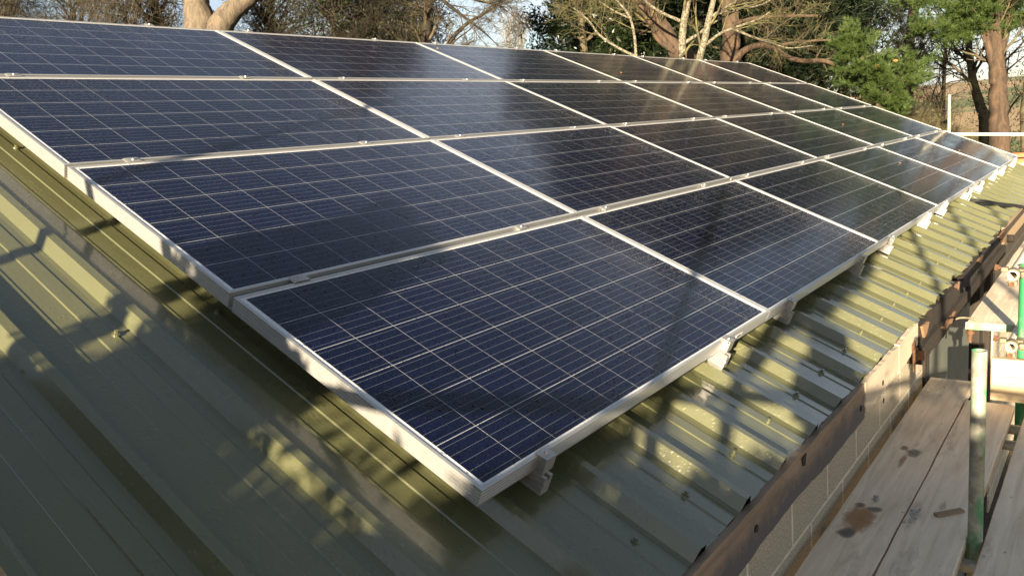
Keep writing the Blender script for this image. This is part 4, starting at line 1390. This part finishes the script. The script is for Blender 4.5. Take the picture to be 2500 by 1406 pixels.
# low scrub line along the fields, far away
rng = np.random.default_rng(120)
C = []
for i in range(9000):
    a = rng.uniform(-.35, 1.5); r = rng.uniform(44, 60)
    C.append((r * math.cos(a), r * math.sin(a), GROUND + rng.uniform(0, 1) ** 1.6 * 1.5))
V, F = quads(np.array(C), .16, rng, .8)
tag(npmesh('field_undergrowth', V, F, M_HEDGE), 'low tangled green undergrowth along the near edge of the far field', 'undergrowth', kind='stuff')
# small heap of clay tiles beyond the gable
pt = ray(2482, 372, 12.6)
tile = empty('tile_stack', (pt[0], pt[1], GROUND)); tag(tile, 'orange clay ridge tiles stacked beyond the far corner of the roof', 'roof tiles')
for i in range(4):
    b = MB()
    pts = [(.09 * math.cos(a) , .07 * math.sin(a)) for a in np.linspace(0, math.pi, 8)]
    V = []
    for yy in (-.2, .2):
        V += [(x_, yy, z_) for x_, z_ in pts] + [(x_ * .85, yy, z_ * .85) for x_, z_ in pts[::-1]]
    b.add(V, [(j, (j + 1) % 16, 16 + (j + 1) % 16, 16 + j) for j in range(16)])
    o = b.build('tile', M_BRICK, tile); o.location = ((i % 2) * .2 - .1, 0, pt[2] - GROUND - .16 + (i // 2) * .09)
b = MB(); b.box((-.3, -.3, 0), (.3, .3, pt[2] - GROUND - .16)); b.build('pallet_stack', M_PLY, tile, bevel=.01)

# ------------------------------------------------------------------ unseen: tubes inferred from their shadows; trees and foliage added for shade
sun2 = -SUN


def behind(Y, Z, X):
    """point on the plane x = X whose shadow line crosses (x=-2, Y, Z)"""
    s = (X + 2.0) / SUN[0]
    return np.array([X, Y + SUN[1] * s, Z + SUN[2] * s])


for i, (Y, z1) in enumerate(((1.04, 2.4), (-.93, 1.8), (-2.19, 2.3), (-2.67, 2.3), (-3.15, 2.3))):
    p = behind(Y, 0, -2.3)
    tube_thing('scaffold_tube', (p[0], p[1], GROUND), (p[0], p[1], z1), M_GALV, ['upright scaffold tube behind the camera beyond the near gable, upslope', 'upright scaffold tube behind the camera beyond the near gable, by the eave', 'upright scaffold tube behind the camera, first beyond the platform', 'upright scaffold tube behind the camera, second beyond the platform', 'upright scaffold tube behind the camera, outermost'][i], group='uprights of the near gable scaffold')
p0_, p1_ = behind(1.9, 1.34, -2.25), behind(-3.6, .50, -2.25)
tube_thing('scaffold_tube', tuple(behind(2.0, .70, -2.25)), tuple(behind(-3.6, .62, -2.25)), M_GALV, 'level scaffold guard rail behind the camera beyond the near gable')


def added_shade_trunk(name, label, Y, wY, z_top, X, seed, n_, size, core=.8):
    """unseen ivy clad trunk, added behind the camera to cast shade"""
    rng = np.random.default_rng(seed)
    c = behind(Y, z_top, X)
    org = np.array([c[0], c[1], GROUND])
    root = empty(name, tuple(org)); tag(root, label, 'tree')
    w = wY / 2 * core
    tr = line([tuple(org), (org[0], org[1] + .02, GROUND + (c[2] - GROUND) * .5), (org[0], org[1] - .01, c[2] - w * .4), tuple(c)], [w * 1.1, w, w, w * .35])
    V, F = tubes([tr], (20,)); npmesh('trunk', V - org, F, M_DBARK, root, True)
    h = rng.uniform(0.1, 1, n_) ** .7
    a = rng.uniform(0, 2 * math.pi, n_)
    q_ = rng.uniform(.75, 1.05, n_) * wY / 2 * (1 + .14 * np.sin(h * 60) + .08 * np.sin(h * 143 + a))
    C = org + np.stack([np.cos(a) * q_, np.sin(a) * q_, h * (c[2] - GROUND)], 1)
    V, F = quads(C, size, rng, .8); npmesh('ivy', V - org, F, M_IVY, root)


added_shade_trunk('ivy_tree', 'added ivy shade stump behind the camera, upslope of the barn gable', .235, .50, 1.15, -3.0, 131, 9000, .035)  # unseen stump added to cast the wide roof shadow
added_shade_trunk('ivy_tree', 'added thin ivy shade stem behind the camera, beside the wider ivy stump', .60, .085, .95, -2.7, 134, 1500, .022)  # unseen stem added to cast a narrow shadow strip
added_shade_trunk('ivy_tree', 'added ivy shade stump behind the camera, beyond the eave', -1.50, .24, .80, -2.8, 132, 4000, .03)  # unseen stump added in place of the camera operator's shadow
org = behind(-1.1, .5, -3.3)  # unseen limb added to cast the camera operator's slanted shadow
lt = empty('leaning_shade_limb', (org[0], org[1], GROUND)); tag(lt, 'added leaning ivy shade limb behind the camera, beyond the eave', 'tree')
o_ = np.array([org[0], org[1], GROUND])
tr = line([tuple(o_), tuple(behind(-1.12, .2, -3.3)), tuple(behind(-1.22, .80, -3.2)), tuple(behind(-1.50, 1.08, -3.1)), tuple(behind(-1.95, 1.50, -3.0))], [.07, .02, .045, .05, .03])
V, F = tubes([tr], (10,)); npmesh('trunk', V - o_, F, M_DBARK, lt, True)
rng = np.random.default_rng(140)
k0 = tr[0].shape[1]
i_ = rng.integers(int(k0 * .62), k0 - 3, 4000); f_ = rng.random((4000, 1))
C = tr[0][0, i_] * (1 - f_) + tr[0][0, i_ + 1] * f_ + rng.normal(size=(4000, 3)) * .035
V, F = quads(C, .035, rng, .8); npmesh('ivy', V - o_, F, M_IVY, lt)


def blocker(label, segs, X, seed, n_, size=.045):
    rng = np.random.default_rng(seed)
    C = []
    for Y0, Y1, z0, z1 in segs:
        for _ in range(int(n_ * abs(Y1 - Y0))):
            t_ = rng.random()
            zt = z0 + (z1 - z0) * t_ + .035 * math.sin(t_ * 31 + Y0) + .012 * rng.normal() - .03
            q_ = behind(Y0 + (Y1 - Y0) * t_, zt, X)
            h = GROUND + (q_[2] - GROUND) * (1 - rng.random() ** 1.6 * .55)
            C.append((q_[0] + rng.normal() * .25, q_[1], h))
    V, F = quads(np.array(C), size, rng, .8)
    o = npmesh('blocker', V, F, M_HEDGE)
    tag(o, label, 'blocker')
    return o


blocker('added leafy shade hedge behind the camera beyond the near gable', [(3.2, .62, .62, .60), (.62, -.02, .60, .42), (-.02, -.3, .38, .31), (-.3, -.60, .33, .35), (-.60, -.77, .50, .50), (-.79, -1.3, .35, .42), (-1.3, -3.4, .50, .50)], -4.6, 133, 26000)  # unseen foliage mass, its top edge shaped to shade the roof
blocker('added high leaf screen blocking sky light behind the camera, upslope of the gable', [(3.75, 10.5, 2.5, 2.4)], -6.0, 151, 2600, .15)  # unseen foliage added to dim the sky light on the rib sides
